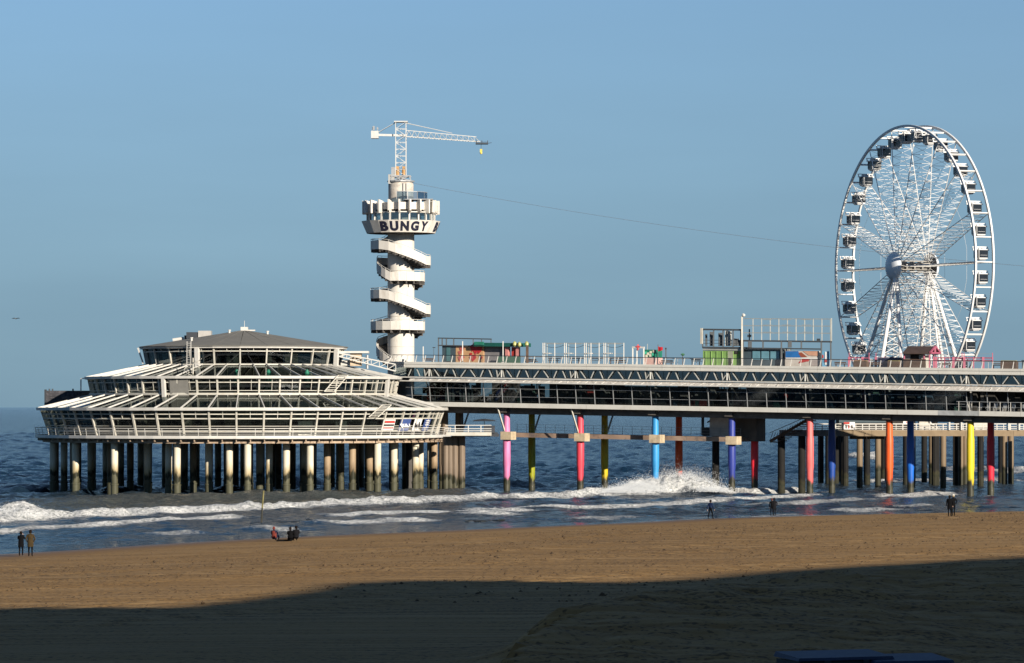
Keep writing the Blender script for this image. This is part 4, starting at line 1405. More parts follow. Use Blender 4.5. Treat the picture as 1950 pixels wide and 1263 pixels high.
# truss storey
LEAD = mat("truss_paint", (.40, .40, .37), .45, .1)
SP = BAY / 4
zA, zB = 14.12, 15.22
tri = []
for d, back in ((.36, 0), (PW - .8, 1)):
    for i in range(-5, 37):
        uc = SP * i + .4
        if uc > U1 - 2: continue
        m = MB()
        wide = 1.02 if (i % 2 == 0) else .82
        top = .16 if i % 2 == 0 else .3
        m.bar(pp(uc - wide, d, zA), pp(uc - top, d, zB), .10, .10); m.bar(pp(uc + top, d, zB), pp(uc + wide, d, zA), .10, .10)
        m.world("truss_brace", LEAD, pier)
for k in range(-1, 9):
    for dd in (.36, PW - .75):
        m = MB(); m.bar(pp(k * BAY, dd, zA), pp(k * BAY, dd, zB), .16); m.bar(pp(k * BAY - .55, dd, zA), pp(k * BAY - .75, dd, zB), .1); m.bar(pp(k * BAY + .35, dd, zA), pp(k * BAY + .1, dd, zB), .1)
        m.world("truss_post", LEAD, pier)
for i in range(-5, 34):
    a = i * SP + .4 - SP / 2
    m = MB(); slab(m, a + .03, a + SP - .03, .62, .64, 14.12, 15.22); m.world("truss_window", GL_TRUSS, pier)
m = MB(); slab(m, U0, U1, PW - .52, PW - .5, 14.12, 15.22); m.world("rear_window", GL_TRUSS, pier)
m = MB(); a0, b0 = pp(U0, .5, 14.1), pp(-16.6, 2.7, 14.1); m.hexa([a0, b0, b0 + V(.05, .05, 0), a0 + V(.05, .05, 0), a0 + V(0, 0, 1.12), b0 + V(0, 0, 1.12), b0 + V(.05, .05, 1.12), a0 + V(.05, .05, 1.12)]); m.world("end_window", GL_TRUSS, pier)
rg = random.Random(21)
m = MB()
for k in range(30):                                  # ceiling ducts and stored things in the truss storey
    u = rg.uniform(-12, 80); h = rg.uniform(.3, .9)
    m.mi = rg.choice((0, 0, 1)); slab(m, u, u + rg.uniform(.8, 4), 3.0 + rg.random(), 6 + rg.random() * 2, 14.11, 14.11 + h)
m.world("service_box", [mat("service_grey", (.09, .095, .09), .8, var=.4), INGREY], pier)["kind"] = "stuff"
m = MB(); slab(m, U0, U1, 5.2, 5.35, 14.11, 15.25); m.world("service_wall", SLATE, pier)
# sunshade band
AWN = mat("awning_grey", (.38, .355, .32), .7, var=.25, scale=2.5, dirt=(.62, .6, .55), dirt_amt=.8)
for i in range(-5, 34):
    a = i * SP
    t = min(1, max(0, (a + 13) / 80))
    drop = .36 + .30 * t
    m = MB(); m.mi = 0
    m.hexa([pp(a + .02, -.42, 13.92 - drop), pp(a + SP - .02, -.42, 13.92 - drop), pp(a + SP - .02, -.36, 13.92 - drop), pp(a + .02, -.36, 13.92 - drop),
            pp(a + .02, .05, 13.84), pp(a + SP - .02, .05, 13.84), pp(a + SP - .02, .12, 13.84), pp(a + .02, .12, 13.84)])
    m.world("awning", AWN, pier)
    m = MB()
    for q in range(2):
        o = .5 + q * 1.2 + rg.uniform(-.3, .3)
        m.bar(pp(a + o, -.48, 13.92 - drop * .9), pp(a + o + rg.uniform(.1, .6), -.2, 13.92 - drop * .4), .06, .06)
    m.world("awning_arm", WHITE, pier)
m = MB(); m.bar(pp(U0 - 3, .0, 13.98), pp(U1, .0, 13.96), .3, .13); m.world("awning_rail", WHITE, pier)
m = MB(); m.bar(pp(U0 - 1.5, -.46, 13.52), pp(U1, -.46, 13.24), .08, .13); m.world("awning_rail", WHITE, pier)
m = MB(); m.bar(pp(U0, .0, 13.97), pp(-16.6, 2.3, 13.97), .3, .13); m.world("awning_rail", WHITE, pier)
# gallery glazing
dT, dB = .28, .74
nm_ = int((U1 - U0) / SP)
for i in range(-5, 34):
    a = i * SP
    m = MB(); m.bar(pp(a, dB - .02, 10.9), pp(a, dT - .02, 13.95), .065, .12); m.world("mullion", GREYM, pier)
    if i >= 24: continue                             # the shore end of the gallery is an open balcony
    m = MB()
    for (z0, z1) in ((10.94, 11.68), (11.72, 12.68), (12.72, 13.9)):
        f0, f1 = (z0 - 10.9) / 3.05, (z1 - 10.9) / 3.05
        d0, d1 = dB + (dT - dB) * f0, dB + (dT - dB) * f1
        m.hexa([pp(a + .06, d0, z0), pp(a + SP - .06, d0, z0), pp(a + SP - .06, d0 + .02, z0), pp(a + .06, d0 + .02, z0), pp(a + .06, d1, z1), pp(a + SP - .06, d1, z1), pp(a + SP - .06, d1 + .02, z1), pp(a + .06, d1 + .02, z1)])
    m.world("gallery_window", GL_PIER, pier)
for z in (11.70, 12.70):
    d = dB + (dT - dB) * (z - 10.9) / 3.05
    m = MB(); m.bar(pp(U0, d - .01, z), pp(61, d - .01, z), .035, .035); m.world("transom", GREYM, pier)
STR = mat("strut_grey", (.22, .215, .205), .5, var=.15)
for k in range(-1, 9):
    m = MB(); m.bar(pp(k * BAY + .1, 1.7, 10.9), pp(k * BAY + .1, 1.7, 13.97), .26); m.bar(pp(k * BAY, 1.6, 10.9), pp(k * BAY - .75, .6, 13.9), .12); m.bar(pp(k * BAY + .25, 1.6, 10.9), pp(k * BAY + .5, .9, 13.9), .08)
    m.world("gallery_strut", STR, pier)
    m = MB(); m.bar(pp(k * BAY, 8.8, 10.9), pp(k * BAY, 8.8, 13.97), .26); m.bar(pp(k * BAY, 8.8, 10.9), pp(k * BAY + 1, 9.8, 13.9), .12); m.world("gallery_strut", STR, pier)
for i in range(-5, 34):
    m = MB(); m.bar(pp(i * SP, 10.1, 10.9), pp(i * SP, 10.3, 13.95), .09); m.world("rear_mullion", GREYM, pier)
# shop rooms inside the gallery, with gaps where the sea shows through
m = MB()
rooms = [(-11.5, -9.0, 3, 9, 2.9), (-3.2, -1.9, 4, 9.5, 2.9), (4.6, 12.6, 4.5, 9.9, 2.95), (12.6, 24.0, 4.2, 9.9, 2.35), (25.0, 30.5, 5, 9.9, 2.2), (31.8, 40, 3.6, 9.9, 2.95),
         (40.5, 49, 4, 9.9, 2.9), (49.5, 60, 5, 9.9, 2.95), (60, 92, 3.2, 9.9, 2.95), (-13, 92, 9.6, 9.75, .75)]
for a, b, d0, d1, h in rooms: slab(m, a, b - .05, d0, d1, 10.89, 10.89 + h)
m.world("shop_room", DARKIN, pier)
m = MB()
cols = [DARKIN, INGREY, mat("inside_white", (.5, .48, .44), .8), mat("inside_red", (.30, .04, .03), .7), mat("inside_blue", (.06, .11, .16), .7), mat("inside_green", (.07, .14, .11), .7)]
for k in range(190):
    u = rg.uniform(-14, 76)
    m.mi = rg.choices(range(6), (4, 4, 1.0, .6, 1.6, .8))[0]
    h = rg.choice((.75, .9, 1.1, 1.7, 2.2))
    z = 10.89 + (rg.uniform(.6, 1.2) if rg.random() < .3 else 0)
    slab(m, u, u + rg.uniform(.25, 1.3), 1.9 + rg.random() * 1.2, 3.1 + rg.random() * .3, z, min(z + h, 13.6))
for u in (-8.4, -7.9, -7.4, -6.4, -5.9, -5.2, -4.7):
    m.mi = 2; slab(m, u, u + .22, 1.25, 1.4, 11.0, 13.1)
for px, py0, py1 in ((1676, 756, 764), (1690, 756, 764), (1728, 744, 752), (1772, 744, 753), (1678, 742, 748), (1866, 744, 747)):
    u = u_at(px, 2.6); m.mi = 4 if py0 > 755 else 2
    slab(m, u, u + .8, 2.6, 2.65, z_at(px, py1, 2.6), z_at(px, py0, 2.6))
m.mi = 3; slab(m, -11.2, -10.6, 1.6, 2.2, 11.2, 12.9); slab(m, -9.6, -9.0, 2.0, 2.5, 11.2, 12.4)
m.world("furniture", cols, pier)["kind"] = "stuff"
# open balcony rail at the shore end
for i in range(17):
    m = MB(); m.bar(pp(60.3 + i * 1.28, .3, 10.9), pp(60.3 + i * 1.28, .3, 12.0), .05); m.world("balcony_post", WHITE, pier)
m = MB(); m.bar(pp(60, .3, 12.0), pp(82, .3, 12.0), .05); m.bar(pp(60, .3, 11.4), pp(82, .3, 11.4), .025); m.world("balcony_rail", GREYM, pier)
m = MB()
for i in range(16):                                  # café chairs behind the rail
    u, d = 60.8 + i * 1.15 + rg.uniform(-.2, .2), 1.0 + rg.random()
    slab(m, u, u + .42, d, d + .42, 11.3, 11.36); slab(m, u, u + .42, d + .4, d + .45, 11.36, 11.85)
    for a, b in ((.02, .02), (.38, .02), (.02, .38), (.38, .38)): m.bar(pp(u + a, d + b, 10.9), pp(u + a, d + b, 11.3), .03)
m.world("cafe_chair", GREYM, pier)["kind"] = "stuff"
# coloured columns
front = [("pink", (205, 118, 162)), ("coral red", (212, 66, 82)), ("sky blue", (52, 140, 198)), ("royal blue", (46, 60, 140)), ("salmon", (218, 98, 96)), ("orange", (215, 88, 36)), ("yellow", (218, 194, 40)), ("white", (200, 200, 200))]
rear = [("yellow green", (156, 158, 30)), ("deep yellow", (206, 178, 24)), ("orange red", (232, 84, 28)), ("crimson", (216, 44, 60)), ("navy", (30, 68, 146)), ("blue", (24, 96, 190)), ("dark red", (204, 40, 62)), ("grey", (120, 120, 120))]
COLM = MB(); COLM.lathe([(.41, -1.6), (.41, 2.7), (.47, 3.3), (.47, 6.6), (.41, 7.0), (.40, 9.9)], 20)
cols_ = {}
for row, d in ((front, 1.8), (rear, 8.8)):
    for k, (nm, c) in enumerate(row):
        me = COLM.mesh("column", pile_mat("column_paint_" + nm.replace(" ", "_"), tuple(x * .88 for x in srgb(*c)), 1.55, None, .20, .45, .4), True)
        cols_[(d, k)] = inst("column", me, pier, Matrix.Translation(pp(k * BAY, d, 0) * 1.0 - pier.location - V(0, 0, SLOPE * k * BAY)), nm + " column")
GC = pile_mat("column_grey_brown", (.17, .13, .095), 1.9, foot=.6)
for u, d in ((-9.6, 3.5), (-BAY, 8.8), (-11.6, 6.5), (-9.0, 6.0)):
    inst("column", COLM.mesh("column", GC, True), pier, Matrix.Translation(pp(u, d, 0) - pier.location - V(0, 0, SLOPE * u)), "bare concrete column")
for k in range(0, 4):
    m = MB(); slab(m, k * BAY - .5, k * BAY + .95, 1.05, 2.5, 6.35, 7.35); m.world("column_collar", mat("collar_concrete", (.42, .34, .23), .85, var=.2, dirt=(.22, .15, .09)), cols_[(1.8, k)])
for k in range(0, 2):
    m = MB(); m.bar(pp(k * BAY - .55, .35, 10.3), pp(k * BAY - .1, 1.5, 7.3), .16); m.world("brace", CREAM, cols_[(1.8, k)])
for k in range(-1, 2):
    m = MB(); m.bar(pp(k * BAY + .75, 10.2, 10.3), pp(k * BAY + .25, 9.0, 7.3), .16); m.world("brace", GREYM, pier)
# old walkway slung between the columns
BRB = mat("brown_beam", (.22, .155, .115), .9, var=.35, scale=.35, dirt=(.05, .05, .06), dirt_amt=.9)
for d0 in (3.6, 5.6):
    m = MB(); slab(m, -1.3, 30.5, d0, d0 + .6, 6.65, 7.2); m.world("walkway_beam", BRB, pier)
m = MB(); slab(m, -1.0, 30.4, 4.22, 5.58, 7.02, 7.19); m.world("walkway_deck", CONCD, pier)
for i in range(0, 24):
    m = MB(); m.bar(pp(-.6 + i * 1.33, 5.9, 7.2), pp(-.6 + i * 1.33, 5.9, 8.25), .045); m.world("walkway_post", GREYM, pier)
m = MB()
for z in (8.25, 7.9, 7.55): m.bar(pp(-.9, 5.9, z), pp(30, 5.9, z), .025)
m.world("walkway_rail", GREYM, pier)
for k in range(0, 4):                                # cross beams tie the walkway to both columns of each pair
    m = MB(); slab(m, k * BAY - .25, k * BAY + .25, 2.52, 3.58, 6.68, 7.1); slab(m, k * BAY - .25, k * BAY + .25, 6.22, 8.3, 6.68, 7.1); m.world("cross_beam", BRB, pier)
# plant room and pipes hanging under the deck
HUTC = mat("hut_grey", (.58, .55, .52), .9, var=.15)
m = MB(); slab(m, u_at(1352, 6.5), u_at(1392, 6.5), 6.4, 9.2, 7.25, 10.3); m.world("plant_room", HUTC, pier)
m = MB(); slab(m, u_at(1400, 6.5), u_at(1441, 6.5), 6.4, 9.2, 6.7, 9.9); m.world("plant_room", mat("hut_brown", (.11, .095, .08), .9), pier)
m = MB(); m.path([pp(24.6, 8, 8.9), pp(26.2, 8, 9.7), pp(27.3, 8, 9.5), pp(28, 8, 9.8)], .1); m.tube(pp(23.9, 8.2, 7.3), pp(23.9, 8.2, 10.1), .18); m.world("drain_pipe", mat("pipe_blue_grey", (.05, .07, .09), .4), pier)
m = MB(); slab(m, 24.2, 28, 7.4, 9.0, 7.21, 8.3); m.world("machinery", DARKM, pier)
BLK = pile_mat("dark_pile", (.012, .0115, .011), 1.6, None, .2, .8, .25)
dm = MB(); dm.lathe([(.45, -1.6), (.45, 6.9)], 12)
for px, d in ((1363, 9.6), (1488, 6.5), (1527, 6.5)):
    u = u_at(px, d); inst("column", dm.mesh("column", BLK, True), pier, Matrix.Translation(pp(u, d, 0) - pier.location - V(0, 0, SLOPE * u)), "dark bare column")
m = MB(); slab(m, u_at(1363, 9.6) - 1.2, u_at(1363, 9.6) + 1.2, 8.9, 10.4, 6.62, 7.05); m.world("pile_head", CONCD, pier)
# folded brown stair
m = MB()
ua, ub = u_at(1470, 6), u_at(1546, 6)
for i in range(16):
    f = i / 15
    z = 6.75 + max(0, f - .15) * 3.4
    slab(m, ua + (ub - ua) * f, ua + (ub - ua) * f + .34, 5.4, 7.4, z - .12, z)
m.bar(pp(ua, 5.35, 6.75), pp(ub, 5.35, 9.65), .08, .35)
m.world("stair", BROWNW, pier)
m = MB()
for i in range(17):
    f = i / 16
    m.bar(pp(ua + (ub - ua) * f, 5.3, 6.75 + max(0, f - .15) * 3.4), pp(ua + (ub - ua) * f + .45, 5.3, 7.9 + max(0, f - .15) * 2.6), .05)
m.bar(pp(ua, 5.3, 7.8), pp(ub, 5.3, 10.0), .07)
m.world("stair_railing", BROWNW, pier)

# ------------------------------------------------------------------ landing stage beside the pavilion
LS = at(895, HY, 474); LS.z = 0
stage = thing("landing_stage", (LS.x, LS.y, 6.9), "short white railed landing stage between the pavilion and the pink column", "landing stage")


def sx(px, Y=474.0): return (px - CX) / F * Y


def sz(py, Y=474.0): return CZ + (HY - py) / F * Y


m = MB(); m.box(((sx(850) + sx(936)) / 2, 474.5, sz(826.5)), (sx(936) - sx(850), 3, .42)); m.world("deck", CREAM, stage)
m = MB(); m.box(((sx(860) + sx(925)) / 2, 475, sz(830.5)), (sx(925) - sx(860), 2.4, .16)); m.world("under_beam", RUST, stage)
for px in (867, 892, 916):
    m = MB(); m.bar((sx(px), 473.1, sz(823)), (sx(px), 473.1, sz(809.5)), .1); m.world("railing_post", WHITE, stage)
for py in (810, 816.5, 820.5):
    m = MB(); m.bar((sx(848), 473.1, sz(py)), (sx(936), 473.1, sz(py)), .06, .08); m.world("rail", WHITE, stage)
m = MB(); m.box((sx(938), 475, sz(829)), (1.6, 2.0, .35)); m.box((sx(932), 475, sz(818)), (1.3, 1.5, .9)); m.bar((sx(926), 475, sz(823)), (sx(948), 475, sz(826)), .25); m.world("gangway_winch", DARKM, stage)
for px in (849, 857, 866, 879):
    m = MB(); m.lathe([(.4, -1.5), (.42, sz(832))], 12, (sx(px), 476.5, 0)); m.world("pile", GC, stage)
par = thing("parasol", (sx(921), 476, sz(823)), "dark flat parasol on the landing stage", "parasol")
m = MB(); m.lathe([(1.55, 0), (1.2, .16), (.2, .3)], 12, (sx(922), 476, sz(802.5))); m.world("canopy", DARKM, par)
m = MB(); m.tube((sx(922), 476, sz(822.9)), (sx(922), 476, sz(801)), .04); m.world("pole", DARKM, par)

# ------------------------------------------------------------------ old promenade deck behind, at the right
JY = 486.0
jl, jr = u_at(1545, 22), u_at(1990, 22)


def jx(px, Y=JY): return (px - CX) / F * Y


def jz(py, Y=JY): return CZ + (HY - py) / F * Y


old = thing("old_jetty", (jx(1760), JY, 0), "old tan concrete jetty with white railing on dark piles behind the coloured columns", "jetty")
BEAMT = mat("tan_concrete", (.22, .165, .105), .9, var=.12, dirt=(.2, .15, .1))
for i, (a, b) in enumerate(((1490, 1547), (1547, 1600), (1600, 1660), (1660, 1742), (1742, 1838), (1838, 1930), (1930, 2030))):
    m = MB(); m.box(((jx(a) + jx(b)) / 2, JY + 3, jz(825)), (jx(b) - jx(a) - .02, 6, jz(819) - jz(830.5))); m.world("deck_beam", BEAMT if i > 1 else CONCD, old)
for i in range(37):
    px = 1553 + i * 12.8
    m = MB(); m.bar((jx(px), JY + .1, jz(819)), (jx(px), JY + .1, jz(807)), .12 if i % 2 else .08); m.world("railing_post", WHITE, old)
for py, w_ in ((807.5, .13), (812.5, .08), (816, .08), (819.5, .1)):
    m = MB(); m.bar((jx(1547), JY + .1, jz(py)), (jx(2030), JY + .1, jz(py)), .07, w_); m.world("rail", WHITE, old)
for px in (1808, 1831, 1921, 1941):
    m = MB(); m.bar((jx(px), JY - .1, jz(819)), (jx(px), JY - .1, jz(801)), .2); m.world("gate_post", WHITE, old)
for a, b in ((1808, 1833), (1915, 1960)):
    m = MB(); m.bar((jx(a), JY - .1, jz(801)), (jx(b), JY - .1, jz(801)), .15); m.world("gate_head", WHITE, old)
TANP = pile_mat("tan_pile", (.17, .125, .08), 2.4, foot=.35)
rg = random.Random(31)
pl_ = MB(); pl_.lathe([(.40, -1.6), (.40, 6.9)], 12)
pmT, pmD = pl_.mesh("pile", TANP, True), pl_.mesh("pile", BLK, True)
for px, py, tan in ((1563, 921, 0), (1577, 921, 0), (1592, 919, 0), (1606, 921, 0), (1637, 928, 1), (1650, 919, 0), (1672, 926, 1), (1683, 916, 0), (1690, 918, 0), (1725, 923, 0), (1734, 920, 0), (1738, 922, 0),
                    (1774, 920, 1), (1784, 921, 0), (1796, 928, 1), (1820, 921, 1), (1830, 924, 1), (1838, 924, 1), (1868, 920, 1), (1913, 921, 1), (1925, 921, 1), (1958, 922, 1), (1602, 917, 0), (1760, 917, 0), (1906, 917, 0)):
    Y = F * CZ / (py - HY)
    inst("pile", pmT if tan else pmD, old, Matrix.Translation(V((px - CX) / F * Y, Y, 0) - old.location))
for px in (1638, 1672):
    m = MB(); m.box((jx(px), JY + 3.2, jz(833)), (2.0, 1.6, .5)); m.world("pile_head", BEAMT, old)
# things standing on the old jetty
sgn = thing("notice_board", (jx(1617), JY - .2, jz(819)), "red and white notice board on the old jetty railing", "sign")
m = MB(); m.box((jx(1617), JY - .25, jz(811)), (jx(1628) - jx(1607), .08, jz(804) - jz(818))); m.world("board", WHT, sgn)
m = MB(); m.box((jx(1612), JY - .3, jz(806)), (jx(1618) - jx(1607), .04, .26)); m.world("red_panel", REDS, sgn)
for px in (1611, 1616, 1622):
    m = MB(); m.box((jx(px), JY - .3, jz(813)), (.16, .04, .42)); m.world("print", BLACKS if px != 1616 else REDS, sgn)
s2 = thing("notice_sign", (jx(1731), JY + 1, jz(819)), "white sign with faint red print left of the blue column", "sign")
m = MB(); m.box((jx(1731), JY + 1, jz(804)), (jx(1741) - jx(1722), .1, .62)); m.world("board", WHT, s2)
m = MB(); m.box((jx(1733), JY + .93, jz(804.5)), (.8, .03, .12)); m.world("red_print", REDS, s2)
m = MB(); m.bar((jx(1731), JY + 1.1, jz(819)), (jx(1731), JY + 1.1, jz(806)), .1); m.world("post", WHITE, s2)
slide = thing("white_slide", (jx(1776), JY + 1.5, jz(819)), "white slanting slide wall on the old jetty right of the blue column", "slide")
m = MB(); y0 = JY + .9
P = [(1752, 819), (1794, 819), (1790, 814), (1779, 808), (1772, 803), (1752, 800)]
vs = [(jx(a), y0, jz(b)) for a, b in P] + [(jx(a), y0 + 1.6, jz(b)) for a, b in P]
m.add(vs, [tuple(range(6)), tuple(range(11, 5, -1))] + [(i, i + 6, (i + 1) % 6 + 6, (i + 1) % 6) for i in range(6)]); m.world("side_wall", CREAM, slide)
m = MB(); m.path([(jx(1770), y0 - .1, jz(798)), (jx(1774), y0 - .1, jz(808)), (jx(1782), y0 - .1, jz(811)), (jx(1789), y0 - .1, jz(819))], .1); m.bar((jx(1773), y0 - .1, jz(797)), (jx(1777), y0 - .1, jz(803)), .1); m.world("ladder_rail", WHITE, slide)
kio = thing("market_kiosk", (jx(1640), JY + 4, jz(819)), "dark kiosk under the pier with a row of pale lettering", "kiosk")
m = MB(); m.box(((jx(1600) + jx(1740)) / 2, JY + 5, jz(808)), (jx(1740) - jx(1600), 3, 1.5)); m.world("wall", DARKIN, kio)
m = MB(); m.box(((jx(1602) + jx(1700)) / 2, JY + 3.4, jz(800)), (jx(1700) - jx(1602), .2, .7)); m.world("sign_band", TEALM, kio)
for i in range(8):
    m = MB(); m.box((jx(1643 + i * 5.2), JY + 3.25, jz(796.8)), (.18 + .1 * (i % 3 == 0), .05, .34)); m.world("pale_mark", GREYM, kio)
k2 = thing("white_cabin", (jx(1855), JY + 2.5, jz(819)), "low white cabin behind the yellow and red columns", "cabin")
m = MB(); m.box(((jx(1842) + jx(1895)) / 2, JY + 2.5, jz(811)), (jx(1895) - jx(1842), 2, 1.0)); m.world("wall", CREAM, k2)
m = MB(); m.box(((jx(1842) + jx(1895)) / 2, JY + 2.5, jz(803.5)), (jx(1895) - jx(1842) + .4, 2.4, .12)); m.world("roof", WHITE, k2)


# ------------------------------------------------------------------ ferris wheel behind the pier
YW = 520.0
SW = F / YW
WN = V(-.914, -.405, 0)                              # axle direction, towards the front left
WT = V(.405, -.914, 0)                               # in the wheel plane, to the right and nearer
WC = at(1737, 508, YW)
RW = 267 / SW
wheel = thing("ferris_wheel", (WC.x, WC.y, 10.0), "tall white ferris wheel with lattice spokes and two round hub discs", "ferris wheel")
LOC = Matrix(((WN.x, WT.x, 0, 0), (WN.y, WT.y, 0, 0), (0, 0, 1, WC.z - 10.0), (0, 0, 0, 1)))   # local x = axle, y = tangent, z up


def wp(n, t, z): return WC + WN * n + WT * t + V(0, 0, z)


HWD = 1.33
for s in (HWD, -HWD):
    m = MB()
    N_ = 108
    vs, fs = [], []
    for i in range(N_):
        a = 2 * PI * i / N_
        for dx, dr in ((-.12, -.16), (.12, -.16), (.12, .16), (-.12, .16)):
            vs.append((s + dx, (RW + dr) * math.cos(a), (RW + dr) * math.sin(a)))
    for i in range(N_):
        a, b = 4 * i, 4 * ((i + 1) % N_)
        for j in range(4): fs.append((a + j, b + j, b + (j + 1) % 4, a + (j + 1) % 4))
    m.add(vs, fs)
    inst("rim", m.mesh("rim", WHEELW, True), wheel, LOC)
m = MB(); m.bar((-HWD, 0, RW - .1), (HWD, 0, RW - .1), .14, .2)
tie = m.mesh("rim_tie", WHEELW)
for k in range(36): inst("rim_tie", tie, wheel, LOC @ Matrix.Rotation(R(10 * k), 4, 'X'))
m = MB()
RH, XH = 1.0, 2.35
ca = lambda s, f: V(s * (XH + (HWD - XH) * f), 0, RH + (RW - .2 - RH) * f)
for s in (1, -1): m.tube(ca(s, 0), ca(s, 1), .06, None, 6)
nr = 14
for i in range(nr):
    f0, f1 = (i + 1) / (nr + 1), (i + 2) / (nr + 1)
    m.tube(ca(1, f0), ca(-1, f0), .032, None, 4, False)
    if i < nr - 0:
        m.tube(ca(1, f0), ca(-1, min(1, f1)), .023, None, 4, False); m.tube(ca(-1, f0), ca(1, min(1, f1)), .023, None, 4, False)
spoke = m.mesh("spoke", WHEELW)
for k in range(18): inst("spoke", spoke, wheel, LOC @ Matrix.Rotation(R(20 * k + 90), 4, 'X'))
m = MB()
for s in (HWD, -HWD):
    for k in range(36):
        a0, a1 = R(20 * (k // 2) + 90), R(20 * (k // 2 + 1) + 90)
        if k % 2 == 0:
            m.tube((s * 1.25, RW * .62 * math.cos(a0), RW * .62 * math.sin(a0)), (s * 1.25, RW * .62 * math.cos(a1), RW * .62 * math.sin(a1)), .018, None, 4, False)
inst("tie_cable", m.mesh("tie_cable", WHEELW), wheel, LOC)
HUBW = mat("hub_pale", (.66, .69, .72), .4, var=.03)
m = MB(); m.lathe([(1.93, 0), (1.93, .12), (1.7, .42), (1.2, .7), (.6, .85), (.05, .9)], 32)
disc = m.mesh("hub_disc", HUBW, True)
inst("hub_disc", disc, wheel, LOC @ Matrix.Translation((2.75, 0, 0)) @ Matrix.Rotation(PI / 2, 4, 'Y'))
inst("hub_disc", disc, wheel, LOC @ Matrix.Translation((-2.75, 0, 0)) @ Matrix.Rotation(-PI / 2, 4, 'Y'))
m = MB(); m.lathe([(1.8, 0), (1.8, .02)], 32)
dk = m.mesh("hub_back", mat("hub_back_dark", (.07, .065, .065), .8))
for s in (2.72, -2.70): inst("hub_back", dk, wheel, LOC @ Matrix.Translation((s, 0, 0)) @ Matrix.Rotation(PI / 2, 4, 'Y'))
m = MB(); m.tube((-2.7, 0, 0), (2.7, 0, 0), .42, None, 14)
for x in (-2.3, -1.2, 0, 1.2, 2.3): m.tube((x - .1, 0, 0), (x + .1, 0, 0), .8, None, 14)
for k in range(10):
    a = k * PI / 5; m.tube((-2.4, .75 * math.cos(a), .75 * math.sin(a)), (2.4, .75 * math.cos(a), .75 * math.sin(a)), .07, None, 5)
inst("axle", m.mesh("axle", mat("axle_grey", (.30, .29, .27), .5, .2, dirt=(.15, .10, .07))), wheel, LOC)
ZF = 14.4 - WC.z
FEET = [(1, 2.5, -5.2), (1, 5.4, 5.2), (1, 2.0, 5.2), (-1, 1.5, -5.2), (-1, 5.6, -5.2), (-1, 2.0, 5.2), (1, .2, -3.0), (-1, .2, 3.0)]
tops = {}
for s, db, a in FEET:
    top = wp(s * 2.55, a * .05, -.5)
    foot = wp(s * (2.55 + db), a, ZF)
    m = MB()
    r = .26 if abs(a) > 4 else .13
    m.tube(top, foot, r * .9, r, 12)
    m.tube(top + (foot - top) * .985, foot, r * 1.8, r * 2.0, 12)
    m.world("leg", WHEELW, wheel, True)
for (i, j) in ((0, 2), (3, 5), (1, 2), (3, 4)):
    a, b = FEET[i], FEET[j]
    A = lambda f, q: wp(q[0] * 2.55, q[2] * .05, -.5).lerp(wp(q[0] * (2.55 + q[1]), q[2], ZF), f)
    m = MB()
    for k in range(7):
        f0, f1 = .34 + .09 * k, .43 + .09 * k
        m.tube(A(f0, a), A(f1, b), .045, None, 4, False); m.tube(A(f0, b), A(f1, a), .045, None, 4, False)
        m.tube(A(f1, a), A(f1, b), .045, None, 4, False)
    m.world("leg_brace", WHEELW, wheel)
m = MB()
for a in (-75, -105, 15, 165, 40, 140):
    m.tube((1.3, RW * .95 * math.cos(R(a)), RW * .95 * math.sin(R(a))), (-1.3, RW * .1 * math.cos(R(a + 8)), RW * .1 * math.sin(R(a + 8))), .02, None, 4, False)
inst("tie_cable", m.mesh("tie_cable", WHEELW), wheel, LOC)
m = MB(); p = wp(0, 0, -10)
m.box((WC.x, WC.y, 14.15), (17, 15, .4), math.atan2(WT.y, WT.x) + PI / 2)
plat = thing("wheel_platform", (WC.x, WC.y, 0), "dark platform on piles that carries the ferris wheel behind the pier", "platform")
mm = MB()
for s in (1, -1):
    q = WC + WN * (s * 5.2)
    mm.box((q.x, q.y, 14.2), (22, 4.4, .4), math.atan2(WT.y, WT.x))
mm.world("deck", CONCD, plat)
for s in (1, -1):
    for t in (-9, -3, 3, 9):
        q = wp(s * 5.2, t, 0)
        mm = MB(); mm.lathe([(.42, -1.6), (.42, 14.0)], 10, (q.x, q.y, 0)); mm.world("pile", BLK, plat)

# gondolas: one is built, 35 copies hang from the rim
RG = 17.9
GLG = mat("gondola_glass", (.012, .014, .018), .12, spec=.6, var=.2)
gond = thing("gondola", (0, 0, 0), "", "gondola", "gondolas of the ferris wheel")


def rounded_box(hx, hy, hz, bev, mats_, c=(0, 0, 0)):
    bm = bmesh.new()
    bmesh.ops.create_cube(bm, size=1)
    for v in bm.verts: v.co = Vector((v.co.x * 2 * hx + c[0], v.co.y * 2 * hy + c[1], v.co.z * 2 * hz + c[2]))
    bmesh.ops.bevel(bm, geom=bm.edges[:], offset=bev, segments=2, affect='EDGES', profile=.5)
    me = bpy.data.meshes.new("cabin"); bm.to_mesh(me); bm.free()
    me.materials.append(mats_)
    return me


